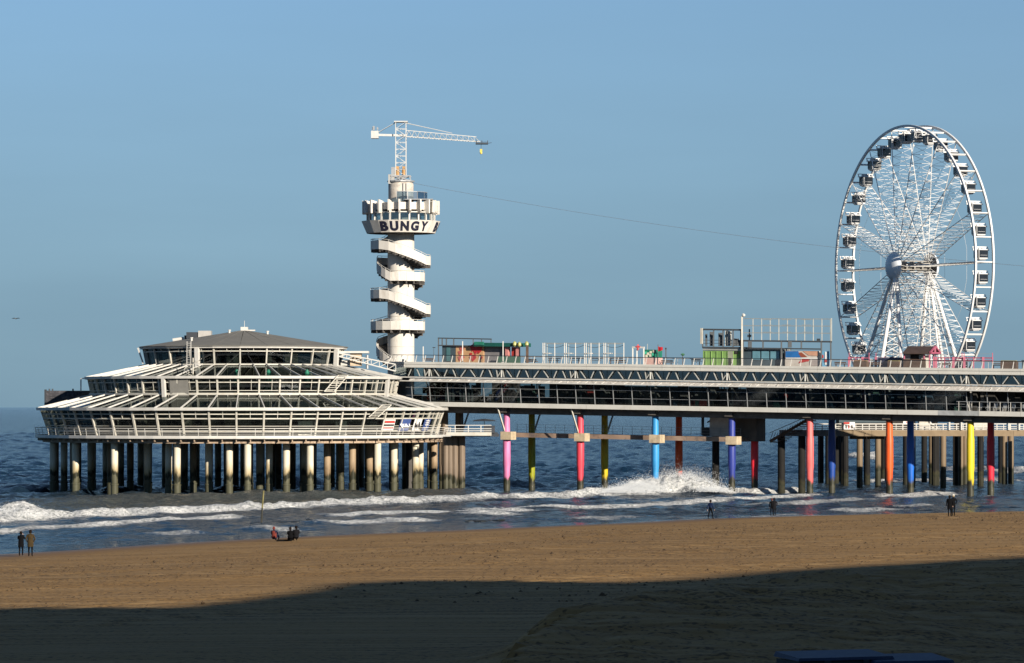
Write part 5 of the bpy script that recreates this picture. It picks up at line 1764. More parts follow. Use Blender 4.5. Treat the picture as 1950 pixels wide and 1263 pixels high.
bodym = rounded_box(.72, .70, .68, .22, WHEELW, (0, 0, -.55))
cab_ = inst("cabin", bodym, gond)
for s in (1, -1):
    w1 = MB(); w1.box((0, s * .695, -.50), (1.20, .06, .98)); inst("window", w1.mesh("window", GLG), cab_)
    w2 = MB(); w2.box((s * .715, 0, -.50), (.06, 1.16, 1.0)); inst("side_window", w2.mesh("side_window", GLG), cab_)
m = MB()
for s in (1, -1):
    for q in (.38, 0, -.38): m.bar((s * .76, q, -.95), (s * .76, q, -.07), .05)
    m.bar((s * .76, -.5, -.70), (s * .76, .5, -.70), .05)
    m.bar((-.5, s * .735, -.68), (.5, s * .735, -.68), .04)
m.local("window_bar", GREYM, cab_)
m = MB()
m.bar((-1.22, 0, .02), (1.22, 0, .02), .16, .14)
m.bar((-1.1, -.25, .42), (1.1, -.25, .42), .1, .1)
for s in (1, -1): m.bar((s * 1.1, 0, .05), (s * 1.1, -.25, .42), .1); m.bar((s * .6, 0, .1), (s * .55, 0, .34), .16); m.box((s * .3, 0, .24), (.3, .5, .22))
hg_ = m.local("hanger", WHEELW, gond)
m = MB(); m.box((0, 0, .24), (.3, .7, .16)); m.local("motor", GREYM, hg_)
m = MB(); m.box((0, 0, -1.27), (.9, .9, .1)); m.local("floor_plate", GREYM, gond)


def gond_label(i):
    """i counts clockwise from the top of the wheel (i = 0 just right of the top)"""
    quarters = [("to the right of the wheel's top", 0), ("below the wheel's three o'clock spoke on the right", 9), ("left of the wheel's lowest point", 18), ("above the wheel's nine o'clock spoke on the left", 27)]
    name, st = quarters[i // 9]
    n = ["first", "second", "third", "fourth", "fifth", "sixth", "seventh", "eighth", "ninth"][i % 9]
    return f"{n} white framed dark glazed gondola clockwise {name}"


first = True
for i in range(36):
    a = R(90 - 5 - 10 * i)
    o = gond if first else copy_tree(gond)
    first = False
    p = WC + WT * (RG * math.cos(a)) + V(0, 0, RG * math.sin(a))
    o.location = p
    o.rotation_euler = (0, 0, math.atan2(WN.y, WN.x))
    o['label'] = gond_label(i)


# ------------------------------------------------------------------ things on the upper deck
ZD = 15.87


def dbox(m, px0, px1, py0, py1, d0, d1):
    """upright block on the deck: photo columns px0..px1, rows py0 (top)..py1 (None = deck), d metres in from the edge"""
    pm_ = (px0 + px1) / 2
    z1 = z_at(pm_, py0, d0)
    z0 = ZD if py1 is None else z_at(pm_, py1, d0)
    return slab(m, u_at(px0, d0), u_at(px1, d0), d0, d1, z0, z1)


def dbar(m, px0, py0, px1, py1, d, w=.1, h=None):
    a = pp(u_at(px0, d), d, ZD if py0 is None else z_at(px0, py0, d))
    b = pp(u_at(px1, d), d, ZD if py1 is None else z_at(px1, py1, d))
    return m.bar(a, b, w, h)


def dthing(name, px, d, label, cat, group=None):
    q = pp(u_at(px, d), d, ZD)
    return thing(name, q, label, cat, group)


def part(name, t, mt, fn, label=None):
    m = MB(); fn(m); return m.world(name, mt, t, False, label)


C_ = lambda n, r, g, b, ro=.6: mat(n, tuple(x * .85 for x in srgb(r, g, b)), ro, var=.14)
STEEL = mat("frame_steel", (.06, .068, .075), .5, .2)
LSTEEL = mat("light_steel", (.30, .31, .29), .5, .2)
GREEND = C_("kiosk_green", 18, 82, 74)
# café kiosk with a flower mural
k = dthing("deck_kiosk", 900, 4, "kiosk with red flower mural and dark green canopy on the deck", "kiosk")
part("mural_wall", k, C_("mural_ground", 190, 150, 110), lambda m: dbox(m, 868, 921, 658, None, 4, 6.4))
PETAL = C_("mural_red", 175, 40, 45); PETAL2 = C_("mural_rose", 170, 90, 85)
rg = random.Random(5)
for i in range(15):
    px, py = rg.choice((875, 878, 898, 903, 908, 912, 915)) + rg.uniform(-3, 3), rg.uniform(662, 683)
    m = MB()
    u, z = u_at(px, 3.97), z_at(px, py, 3.97)
    r = rg.uniform(.2, .48)
    n = 7
    q = [pp(u + r * (1 + .35 * math.sin(3 * j)) * math.cos(2 * PI * j / n), 3.96 - .002 * i, z + r * (1 + .35 * math.sin(3 * j)) * math.sin(2 * PI * j / n)) for j in range(n)]
    off = pp(0, .02, 0) - pp(0, 0, 0)
    m.add(q + [p + off for p in q], [tuple(range(n)), tuple(range(2 * n - 1, n - 1, -1))] + [(j, j + n, (j + 1) % n + n, (j + 1) % n) for j in range(n)])
    m.world("mural_petal", PETAL if i % 3 else PETAL2, k)
part("back_container", k, C_("container_grey", 120, 118, 120), lambda m: dbox(m, 921, 957, 660, None, 4.2, 6.4))
part("dark_container", k, TEALM, lambda m: dbox(m, 842, 867.5, 659, None, 4, 6.4))
part("door", k, C_("door_teal", 70, 110, 115), lambda m: dbox(m, 850, 857, 662, 688, 3.93, 3.99))
for px in (835, 842, 850, 864):
    part("frame_post", k, STEEL, lambda m: dbar(m, px, None if px == 835 else 658, px, 644, 3.8, .16))
part("frame_beam", k, STEEL, lambda m: (dbar(m, 834, 644, 936, 646, 3.8, .14), dbar(m, 834, 658, 903, 659, 3.8, .14)))
for px in (901, 917, 935):
    part("frame_post", k, STEEL, lambda m: dbar(m, px, 656, px, 645, 3.8, .12))
part("canopy", k, GREEND, lambda m: dbox(m, 902, 992, 653, 660, 3.2, 6.0))
part("canopy_edge", k, C_("kiosk_green_light", 40, 120, 100), lambda m: dbox(m, 903, 921, 651, 657, 3.1, 3.19))
for px in (965, 985):
    part("pillar", k, C_("pillar_pink", 196, 130, 125), lambda m: dbox(m, px - 3, px + 3, 661, None, 3.6, 4.0))
part("red_locker", k, C_("locker_red", 165, 50, 45), lambda m: dbox(m, 974, 983, 661, None, 3.8, 4.3))
part("counter", k, C_("counter_green", 60, 95, 80), lambda m: dbox(m, 948, 990, 679, None, 3.3, 3.5))
for px, py in ((980, 655), (989, 656), (1003, 655)):
    def ball(m):
        q = pp(u_at(px, 3.1), 3.1, z_at(px, py, 3.1)); m.lathe([(.05, -.35), (.26, -.15), (.24, .15), (.05, .33)], 10, q)
    part("lantern", k, C_("lantern_yellow", 165, 165, 95, .4), ball)
part("end_post", k, BROWNW, lambda m: dbar(m, 1004, None, 1004, 657, 3.1, .34))
for px, dd, yy, lb in ((806, 2.2, 660, "leftmost slim white pole on the deck, right of the tower"), (881, 1.6, 650, "slim white pole in front of the flower mural"), (958, 1.6, 650, "slim white pole in front of the green canopy")):
    p = dthing("pole", px, dd, lb, "pole", "slim white poles along the rail")
    part("shaft", p, WHITE, lambda m: dbar(m, px, None, px, yy, dd, .12))
    part("foot", p, WHITE, lambda m: dbar(m, px - 2, 690, px + 2, 690, dd, .3, .12))
p = dthing("lamp_post", 826, 3, "small dark lamp post left of the kiosk frame", "lamp post")
part("post", p, STEEL, lambda m: dbar(m, 826, None, 826, 662, 3, .06)); part("arm", p, STEEL, lambda m: dbar(m, 824, 662, 829, 662, 3, .1))
# white pergola frames
fr = ((1034, 1075, "white pole pergola frame nearest the green kiosk"), (1075, 1113, "white pole pergola frame in the middle of the row"), (1113, 1150, "white pole pergola frame right of the middle one"), (1150, 1188, "white pole pergola frame at the right end of the row"))
for a, b, lb in fr:
    t = dthing("pergola", (a + b) / 2, 2.5, lb, "pergola", "white pergola frames on the deck")
    for px in (a, a + 3.4) + (((a + b) / 2 + 2,) if (a // 2) % 2 else ((a + b) / 2 - 6, b - 9)) + ((b,) if b > 1180 else ()):
        part("post", t, WHITE, lambda m: dbar(m, px, None, px, 653, 2.4, .10))
    for px in (a + 8,):
        part("rear_post", t, LSTEEL, lambda m: dbar(m, px, None, px, 655, 6, .09))
    part("top_rail", t, LSTEEL, lambda m: (dbar(m, a, 653.5, b, 654, 2.4, .07), dbar(m, a + 6, 655, b - 6, 655.5, 6, .07)))
    part("shelf", t, WHITE, lambda m: dbar(m, a + 2, 673, a + 14, 673, 2.6, .8, .1))
    def fest(m):
        pts = [(a + (b - a) * j / 8, 657 + 5 * (1 - (2 * j / 8 - 1) ** 2)) for j in range(9)]
        for (x0, y0_), (x1, y1_) in zip(pts, pts[1:]): dbar(m, x0, y0_, x1, y1_, 2.4, .05)
    part("light_string", t, STEEL, fest)
    def tables(m):
        for x in (a + 10, a + 22, a + 32):
            dbox(m, x - 3, x + 3, 683, 684, 4, 4.8); dbar(m, x, None, x, 684, 4.4, .08)
    part("railing", t, LSTEEL, lambda m: (dbar(m, a, 674, b, 674, 6.2, .05), dbar(m, a, 680, b, 680, 6.2, .04)))
    tt = dthing("picnic_table", a + 20, 4, ["brown picnic table under the first pergola", "brown picnic table under the second pergola", "brown picnic table under the third pergola", "brown picnic table under the fourth pergola"][[1034, 1075, 1113, 1150].index(a)], "table", "picnic tables under the pergolas")
    part("table_top", tt, BROWNW, lambda m: dbox(m, a + 10, a + 30, 682, 683.5, 3.6, 4.6))
    part("bench", tt, BROWNW, lambda m: dbox(m, a + 10, a + 30, 686, 687, 3.2, 3.5))
    for x in (a + 13, a + 27): part("leg", tt, BROWNW, lambda m: dbar(m, x, None, x, 683.5, 4.1, .12))
g = dthing("goal_frame", 1215, 2.6, "white goal shaped frame with a red cross beside the booth", "frame")
for px in (1205, 1213, 1226): part("post", g, WHITE, lambda m: dbar(m, px, None, px, 662, 2.6, .16))
part("crossbar", g, WHITE, lambda m: dbar(m, 1204, 661.5, 1227, 662, 2.6, .2))
part("red_cross", g, C_("cross_red", 205, 70, 70), lambda m: (dbar(m, 1215, 667, 1215, 656, 2.5, .14), dbar(m, 1211, 660, 1219, 660.5, 2.5, .14)))
b = dthing("ticket_booth", 1236, 3, "small green and white patterned booth with pink base", "booth")
part("wall", b, C_("booth_green", 30, 110, 90), lambda m: dbox(m, 1225, 1248, 666, 681, 3, 5))
part("base", b, C_("booth_pink", 205, 165, 155), lambda m: dbox(m, 1224.5, 1248.5, 681.5, None, 2.95, 5))
for px, py, c in ((1229, 672, 0), (1234, 674, 1), (1239, 671, 1), (1243, 675, 0), (1238, 677, 1), (1231, 678, 1), (1245, 669, 1)):
    part("pattern_patch", b, (C_("booth_mint", 70, 185, 150), C_("booth_white", 215, 210, 190))[c], lambda m: dbox(m, px - 2, px + 2, py - 2.4, py + 2.4, 2.94, 2.99))
part("finial", b, LSTEEL, lambda m: dbar(m, 1233, 666, 1233, 655, 3.5, .07))
f = dthing("flag", 1253, 2.6, "red flag on a thin dark pole", "flag")
part("pole", f, STEEL, lambda m: dbar(m, 1253, None, 1253, 656, 2.6, .07))
def flagm(m):
    n = 6
    for j in range(n):
        x0, x1 = 1253.5 + j * 1.4, 1253.5 + (j + 1) * 1.4
        dbox(m, x0, x1, 660 + .35 * j + .6 * math.sin(j), 669 - .3 * j + .6 * math.sin(j), 2.58 + .05 * math.sin(j * 1.7), 2.62 + .05 * math.sin(j * 1.7))
part("cloth", f, C_("flag_red", 195, 45, 55), flagm)
p = dthing("post", 1268, 2.6, "short dark post right of the red flag", "post"); part("shaft", p, STEEL, lambda m: dbar(m, 1268, None, 1268, 664, 2.6, .14)); part("cap", p, STEEL, lambda m: dbar(m, 1267, 664, 1269, 664, 2.6, .2))
p = dthing("potted_palm", 1300, 3, "thin green potted palm behind the rail", "plant")
part("stem", p, BROWNW, lambda m: dbar(m, 1300, None, 1300, 678, 3, .08))
def leaves(m):
    for j in range(9): dbar(m, 1300, 678, 1300 + 4 * math.cos(j * .75 + .3), 674 - 3.5 * abs(math.sin(j * .75 + .3)) + 2, 3 + .1 * j - .4, .07, .03)
part("frond", p, C_("leaf_green", 70, 120, 75), leaves)
p = dthing("bench", 1325, 4, "low brown slatted bench left of the green container", "bench"); part("seat", p, BROWNW, lambda m: dbox(m, 1316, 1334, 688, 689, 4, 4.5)); part("backrest", p, BROWNW, lambda m: dbox(m, 1316, 1334, 684, 687, 4.5, 4.56))
for px in (1318, 1332): part("leg", p, BROWNW, lambda m: dbar(m, px, None, px, 688, 4.2, .1))
# green container with roof terrace
GRN = C_("container_green", 122, 158, 88)
c = dthing("green_container", 1374, 3, "pale green container bar with a dark steel roof terrace", "container")
part("body", c, GRN, lambda m: dbox(m, 1338.5, 1411.5, 668, None, 3, 5.6))
for i in range(7): part("body_rib", c, GRN, lambda m: dbar(m, 1344 + i * 10.5, None, 1344 + i * 10.5, 669, 2.97, .1, .08))
part("shutter", c, C_("shutter_grey", 150, 155, 135), lambda m: dbox(m, 1386, 1396, 669, 690, 2.92, 2.98))
part("window", c, DARKIN, lambda m: dbox(m, 1398, 1405, 669, 674, 2.92, 2.98)); part("window", c, DARKIN, lambda m: dbox(m, 1387, 1392, 683, None, 2.9, 2.98))
part("roof_fascia", c, LSTEEL, lambda m: dbox(m, 1338, 1412, 664, 667.5, 2.9, 5.7))
part("terrace_floor", c, STEEL, lambda m: dbox(m, 1337, 1413, 660.5, 663.5, 2.8, 5.8))
for dd in (2.9, 5.6):
    for px in (1338, 1359, 1377, 1396, 1411): part("terrace_post", c, STEEL, lambda m: dbar(m, px, 661, px, 627, dd, .17))
    part("terrace_beam", c, STEEL, lambda m: dbar(m, 1337, 627.5, 1412, 628.5, dd, .2))
    for py in (648, 654): part("terrace_rail", c, STEEL, lambda m: dbar(m, 1338, py, 1411, py, dd, .06))
for px, y0, y1, wd in ((1345, 636, 659, .25), (1355, 632, 659, .45), (1372, 634, 659, .5), (1384, 630, 659, .4), (1389, 631, 659, .55), (1402, 645, 659, .6), (1406, 648, 659, .5)):
    part("terrace_chair" if y0 > 640 else "folded_parasol", c, LSTEEL if px in (1384, 1389) else STEEL, lambda m: dbar(m, px, y1, px, y0, 4.2, wd, wd))
part("corner_sign", c, CREAM, lambda m: dbox(m, 1333.5, 1337, 625, 655, 2.6, 2.9))
# glazed bar and mural container under the scaffold
gb = dthing("glazed_bar", 1450, 3, "glass fronted bar between the green container and the mural", "bar")
part("wall", gb, TEALM, lambda m: dbox(m, 1415.5, 1487, 667, None, 3.2, 5.6))
for a, b_x in ((1433, 1447), (1450, 1464), (1467, 1484)): part("window", gb, mat("bar_glass", srgb(92, 132, 145), .15, spec=.6), lambda m: dbox(m, a, b_x, 669, 685, 3.1, 3.18))
part("roof_edge", gb, LSTEEL, lambda m: dbox(m, 1414, 1490, 664, 667, 3.0, 5.7))
part("awning_post", gb, LSTEEL, lambda m: dbar(m, 1488, None, 1488, 665, 3, .2))
mu = dthing("mural_container", 1526, 3, "container painted with a swimmer mural in blue, red and skin tones", "container")
part("body", mu, C_("mural_grey", 190, 182, 172), lambda m: dbox(m, 1495, 1559, 668.5, None, 3, 5.6))


def patch(name, mt, pts, t=mu, d=2.96):
    m = MB()
    q = [pp(u_at(x, d), d, z_at(x, y, d)) for x, y in pts]
    off = pp(0, .03, 0) - pp(0, 0, 0)
    n = len(q)
    m.add(q + [x + off for x in q], [tuple(range(n)), tuple(range(2 * n - 1, n - 1, -1))] + [(j, j + n, (j + 1) % n + n, (j + 1) % n) for j in range(n)])
    return m.world(name, mt, t)


patch("blue_patch", C_("mural_blue", 40, 105, 170), [(1496, 669), (1520, 669), (1527, 681), (1496, 681)])
patch("white_band", C_("mural_white", 215, 215, 212), [(1496, 681.2), (1558, 681.2), (1558, 684), (1496, 684)], d=2.955)
patch("skin_patch", C_("mural_skin", 196, 150, 125), [(1529, 669), (1558, 669), (1558, 678), (1540, 677)])
patch("brown_patch", C_("mural_brown", 140, 75, 55), [(1520, 672), (1526, 671), (1537, 680), (1525, 680.5)], d=2.95)
patch("red_patch", C_("mural_deep_red", 178, 45, 40), [(1526, 684.4), (1541, 684.2), (1540, 688), (1520, 692)])
patch("grey_patch", C_("mural_mid_grey", 165, 155, 150), [(1542, 684.2), (1558, 684.2), (1558, 697), (1542, 697)])
bs = dthing("sign_panel", 1572, 3, "light blue sign panel with red and white marks", "sign")
part("panel", bs, C_("panel_blue", 105, 165, 200), lambda m: dbox(m, 1564, 1579, 669, None, 3, 3.2))
part("white_stripe", bs, WHT, lambda m: dbox(m, 1571, 1574, 670, 695, 2.95, 2.99)); part("red_mark", bs, REDS, lambda m: dbox(m, 1565.5, 1568, 676, 682, 2.95, 2.99)); part("red_mark", bs, REDS, lambda m: dbox(m, 1570.5, 1574.5, 684, 690, 2.91, 2.94))
sc = dthing("roof_scaffold", 1500, 3, "open steel scaffold terrace above the bar and the mural", "scaffold")
for dd in (2.8, 6.0):
    for px in (1415, 1453, 1488, 1526, 1564, 1582): part("base_post", sc, STEEL, lambda m: dbar(m, px, None if px in (1415, 1488, 1564, 1582) else 664, px, 649, dd, .18))
    part("floor_beam", sc, STEEL, lambda m: dbar(m, 1413, 649, 1584, 651, dd, .16, .2)); part("lower_beam", sc, STEEL, lambda m: dbar(m, 1413, 663, 1564, 665, dd, .14, .16))
    for i in range(10):
        px = 1434 + i * 16.4
        part("rail_post", sc, LSTEEL, lambda m: dbar(m, px, 649, px, 607, dd, .11))
    for y in (607, 620.5, 634): part("guard_rail", sc, LSTEEL, lambda m: dbar(m, 1416, y, 1584, y + .8, dd, .09))
for px in (1428, 1504): part("dark_panel", sc, STEEL, lambda m: dbar(m, px, 662, px, 650, 2.8, .45))
part("end_stile", sc, LSTEEL, lambda m: dbar(m, 1583.5, 650, 1583.5, 606, 2.8, .12))
for px in (1453, 1489, 1527): part("rail_panel", sc, LSTEEL, lambda m: (dbar(m, px, 609, px + 17, 609, 2.75, .06), dbar(m, px, 619, px + 17, 619, 2.75, .06), dbar(m, px + 1, 632.5, px + 18, 632.5, 2.75, .06)))
part("heater", sc, STEEL, lambda m: (dbar(m, 1427, 648, 1427, 627, 3.2, .14), dbar(m, 1424, 640, 1430, 640, 3.2, .3)))
part("winch", sc, STEEL, lambda m: dbar(m, 1556, 647, 1561, 647, 3.0, .25))
lp = dthing("mast_lamp", 1414, 2.7, "tall cream mast with a round camera head by the scaffold", "lamp post")
part("mast", lp, CREAM, lambda m: dbar(m, 1413, None, 1413, 603, 2.7, .2))
def cam_head(m):
    q = pp(u_at(1416, 2.7), 2.7, z_at(1416, 600.5, 2.7)); m.lathe([(.05, -.22), (.2, -.1), (.22, .08), (.05, .22)], 10, q)
part("camera_head", lp, WHITE, cam_head); part("aerial", lp, LSTEEL, lambda m: (dbar(m, 1413.5, 604, 1413.5, 597, 2.7, .04), dbar(m, 1413, 603, 1416, 602, 2.7, .06)))
# boarding hut of the wheel
ht = dthing("boarding_hut", 1746, 5, "open hut with brown pitched roof and pink trim before the wheel", "hut")
def hut_roof(m):
    d0, d1, dm_ = 4.2, 7.8, 6.0
    a, b = u_at(1719, d0), u_at(1770, d0)
    ze, zr = z_at(1745, 672, d0), z_at(1745, 659, d0)
    m.add([pp(a, d0, ze), pp(b, d0, ze), pp(b, dm_, zr), pp(a, dm_, zr), pp(a, d1, ze), pp(b, d1, ze), pp(a, d0, ze - .15), pp(b, d0, ze - .15), pp(b, dm_, zr - .15), pp(a, dm_, zr - .15), pp(a, d1, ze - .15), pp(b, d1, ze - .15)],
          [(0, 1, 2, 3), (3, 2, 5, 4), (6, 9, 8, 7), (9, 10, 11, 8), (0, 6, 7, 1), (4, 5, 11, 10), (0, 3, 9, 6), (3, 4, 10, 9), (1, 7, 8, 2), (2, 8, 11, 5)])
part("roof", ht, mat("hut_roof_brown", (.055, .036, .03), .8, var=.2), hut_roof)
def gable(m):
    d0, d1 = 4.25, 7.75
    b = u_at(1771, d0)
    ze, zr = z_at(1770, 672, d0), z_at(1770, 659.5, d0)
    for (da, za), (db_, zb_) in (((d0, ze), (6, zr)), ((6, zr), (d1, ze)), ((d0, ze), (d1, ze)), ((6, ze), (6, zr))): m.bar(pp(b, da, za), pp(b, db_, zb_), .2)
part("gable_trim", ht, PINKP, gable)
for px, dd in ((1722, 4.6), (1760, 4.6), (1770, 4.6), (1778, 7.4), (1730, 7.4)): part("post", ht, PINKP, lambda m: dbar(m, px, None, px, 672, dd, .17))
part("counter", ht, CREAM, lambda m: (dbox(m, 1722, 1733, 674, None, 5, 7), dbox(m, 1750, 1758, 676, None, 5, 7))); part("dark_opening", ht, DARKIN, lambda m: dbox(m, 1733, 1750, 673, None, 5.4, 7)); part("low_wall", ht, BROWNW, lambda m: dbox(m, 1720, 1762, 684, None, 4.4, 4.6))
# pink barrier around the wheel
for a, b, lb in ((1617, 1655, "pink painted barrier at the foot of the wheel's left rim"), (1668, 1716, "pink painted barrier left of the hut"), (1782, 1832, "pink painted barrier right of the hut"), (1836, 1890, "pink painted barrier below the lowest right gondola")):
    t = dthing("barrier", (a + b) / 2, 8, lb, "barrier", "pink barriers round the wheel")
    for i in range(4): part("post", t, PINKP, lambda m: dbar(m, a + (b - a) * i / 3, None, a + (b - a) * i / 3, 680, 8, .14 if i % 2 else .3))
    part("rail", t, PINKP, lambda m: (dbar(m, a, 681.5, b, 682, 8, .13), dbar(m, a, 686, b, 686.5, 8, .08)))
    part("light_chain", t, LSTEEL, lambda m: dbar(m, a, 674, b, 674, 8, .03))
    part("chain_post", t, PINKP, lambda m: (dbar(m, a, None, a, 672, 8, .08), dbar(m, b, None, b, 672, 8, .1)))
ct = dthing("control_cabin", 1690, 7, "low dark blue control cabin at the wheel's foot", "cabin"); part("wall", ct, C_("cabin_navy", 52, 56, 82), lambda m: dbox(m, 1672, 1712, 683, None, 6.4, 8)); part("roof", ct, C_("cabin_roof", 96, 98, 120), lambda m: dbox(m, 1670, 1714, 681, 682.8, 6.3, 8.2))
dv = dthing("dark_cabin", 1948, 3, "dark blue box at the right edge of the deck", "box"); part("body", dv, TEALM, lambda m: dbox(m, 1946, 1980, 688, None, 3, 5)); part("lid", dv, STEEL, lambda m: dbox(m, 1945, 1981, 686, 687.8, 2.9, 5.1))
pl_ = [("brown planter box behind the rail below the wheel's left rim", 1625, 1650), ("brown planter box behind the rail left of the hut", 1690, 1712), ("brown planter box near the right frame edge", 1905, 1935)]
for lb, a, b in pl_:
    t = dthing("planter", (a + b) / 2, 2.4, lb, "planter", "planters on the deck"); part("box", t, BROWNW, lambda m: dbox(m, a, b, 688, None, 2.2, 3)); part("soil", t, mat("dry_grass", (.2, .17, .07), .9), lambda m: dbox(m, a + 1, b - 1, 686.5, 687.9, 2.3, 2.9))
for i, px in enumerate((815, 1010, 1180, 1270, 1420, 1600, 1666, 1800, 1900)):
    t = dthing("deck_bench", px, 3.4, ["low wooden bench right of the tower foot", "low wooden bench right of the green kiosk", "low wooden bench at the right pergola", "low wooden bench by the dark post", "low wooden bench in front of the glazed bar", "low wooden bench right of the sign panel", "low wooden bench by the control cabin", "low wooden bench right of the hut", "low wooden bench near the right edge"][i], "bench", "benches along the deck")
    part("seat", t, BROWNW, lambda m: dbox(m, px - 11, px + 11, 687 + .008 * (px - 900), 688.5 + .008 * (px - 900), 3.4, 3.9)); part("backrest", t, BROWNW, lambda m: dbox(m, px - 11, px + 11, 683 + .009 * (px - 900), 686 + .008 * (px - 900), 3.92, 4.0))
    for q in (-8, 8): part("leg", t, BROWNW, lambda m: dbar(m, px + q, None, px + q, 688 + .008 * (px - 900), 3.65, .12))
# zip line: two cables from the tower to the shore
def zpath(off):
    a = V(TC.x + 1.5, TC.y - 1.2 + off, tz(350) + .02)
    b = at(2150, 522, 438) + V(0, off, 0)
    out = []
    for i in range(25):
        f = i / 24
        out.append(a.lerp(b, f) - V(0, 0, 1.35 * 4 * f * (1 - f)))
    return out
CABM = mat("steel_cable", (.28, .32, .36), .5, .3, var=.05)
for off, lb in ((-.25, "thin zip line cable from the tower, nearer of the two"), (.35, "thin zip line cable from the tower, farther of the two")):
    m = MB(); m.path(zpath(off), .010, 5); tag(m.world("zip_line", CABM), lb, "cable", "zip line cables")


# ------------------------------------------------------------------ people on the beach
SKINM = mat("skin", (.42, .26, .19), .6, var=.05)


def person(px, py, height, pose, face, label, jacket, trousers, shoes, hair, coat=None, group=None, hat=None):
    g = on_beach(px, py)
    s = height / 1.75
    t = thing("person", g, label, "person", group, face)
    me = BODY[pose].copy()
    for i, m_ in enumerate((SKINM, jacket, trousers, shoes)): me.materials[i] = m_
    S_ = Matrix.Diagonal((s, s, s, 1))
    inst("body", me, t, S_)
    h = .30 if pose == 'sit' else .95
    ly = -.05 if pose == 'sit' else 0
    m = MB(); m.lathe([(.02, .125), (.075, .11), (.108, .05), (.112, -.03), (.10, -.075), (.08, -.10)], 14, (0, 0, 0))
    inst("hair", m.mesh("hair", hair, True), t, S_ @ Matrix.Translation((0, ly + .0, h + .72)) @ Matrix.Rotation(R(-14), 4, 'X') @ Matrix.Diagonal((.92, 1.08, 1, 1)))
    if hat:
        m = MB(); m.lathe([(.118, -.02), (.12, .03), (.10, .09), (.03, .125)], 14); inst("cap", m.mesh("cap", hat, True), t, S_ @ Matrix.Translation((0, ly + .01, h + .755)))
    for q in (-.035, .035):
        m = MB(); m.lathe([(.004, -.012), (.013, 0), (.004, .012)], 6); inst("eye", m.mesh("eye", DARKM), t, S_ @ Matrix.Translation((q, ly + .118, h + .715)))
    if coat:
        z0 = h - (.30 if pose != 'sit' else .02)
        m = MB(); m.lathe([(.20, z0), (.195, z0 + .15), (.185, h + .12), (.18, h + .22), (.205, h + .40), (.19, h + .49), (.10, h + .56)], 18)
        inst("coat", m.mesh("coat", coat, True), t, S_ @ Matrix.Diagonal((1.05, .80, 1, 1)))
    return t


CL = lambda n, r, g, b: mat("cloth_" + n, srgb(r * .8, g * .8, b * .8), .9, var=.2, scale=6, spec=.08)
BLK_C, NAVY_C, DGREY_C = CL("black", 14, 14, 17), CL("navy", 28, 36, 60), CL("charcoal", 26, 26, 30)
HAIRD, HAIRL = CL("dark_hair", 30, 22, 18), CL("fair_hair", 165, 145, 115)
SHOEW, SHOED = CL("white_shoe", 205, 200, 195), CL("dark_shoe", 20, 18, 18)
person(40, 1059, 1.68, 'photo', R(-4), "person in a long dark coat and white shoes holding up a phone, at the left", BLK_C, BLK_C, SHOEW, HAIRD, BLK_C)
person(58, 1060, 1.80, 'pocket', R(6), "person in an olive brown jacket and dark trousers beside the dark coat at the left", CL("olive", 70, 58, 38), BLK_C, SHOED, HAIRD, CL("olive", 70, 58, 38))
person(522, 1031, 1.72, 'sit', R(-20), "seated person with a salmon pink top near the water, left of the two in black", NAVY_C, NAVY_C, SHOED, CL("salmon_hood", 130, 60, 52), CL("salmon", 130, 60, 52))
person(553, 1031, 1.66, 'sit', R(-8), "seated person in black, left one of the pair by the waterline", BLK_C, BLK_C, SHOED, HAIRD, BLK_C)
person(564, 1030.5, 1.78, 'sit', R(12), "seated person in charcoal, right one of the pair by the waterline", DGREY_C, BLK_C, SHOED, HAIRD, DGREY_C)
person(1353, 988.5, 1.74, 'walk', R(-40), "person in a dark blue jacket walking along the water alone", CL("blue_jacket", 32, 48, 84), BLK_C, SHOED, HAIRD)
person(1470, 983, 1.66, 'one', R(-12), "person in black with an arm raised, left one of the close pair", BLK_C, BLK_C, SHOED, CL("red_hair", 110, 55, 45), None)
person(1474.5, 983, 1.72, 'pocket', R(20), "person in a dark jacket, right one of the close pair with the raised arm", DGREY_C, BLK_C, CL("beige_shoe", 170, 150, 125), HAIRD, DGREY_C)
person(1808.5, 984, 1.80, 'stand', R(-5), "person in a long black coat at the far right, beside the pale capped one", BLK_C, BLK_C, SHOED, HAIRD, BLK_C)
person(1815.5, 983.5, 1.84, 'pocket', R(15), "person with a pale cap and white shoes at the far right of the beach", BLK_C, BLK_C, SHOEW, HAIRL, None, None, CL("pale_cap", 215, 210, 200))
g_ = on_beach(541, 1031)
bl = MB(); bl.box((g_.x, g_.y, g_.z + .05), (1.1, .5, .16)); bl.lathe([(.05, 0), (.2, .06), (.22, .2), (.1, .32)], 10, (g_.x + .45, g_.y, g_.z + .02))
tag(bl.world("beach_bag", BLK_C), "low black bag lying beside the seated pair", "bag")

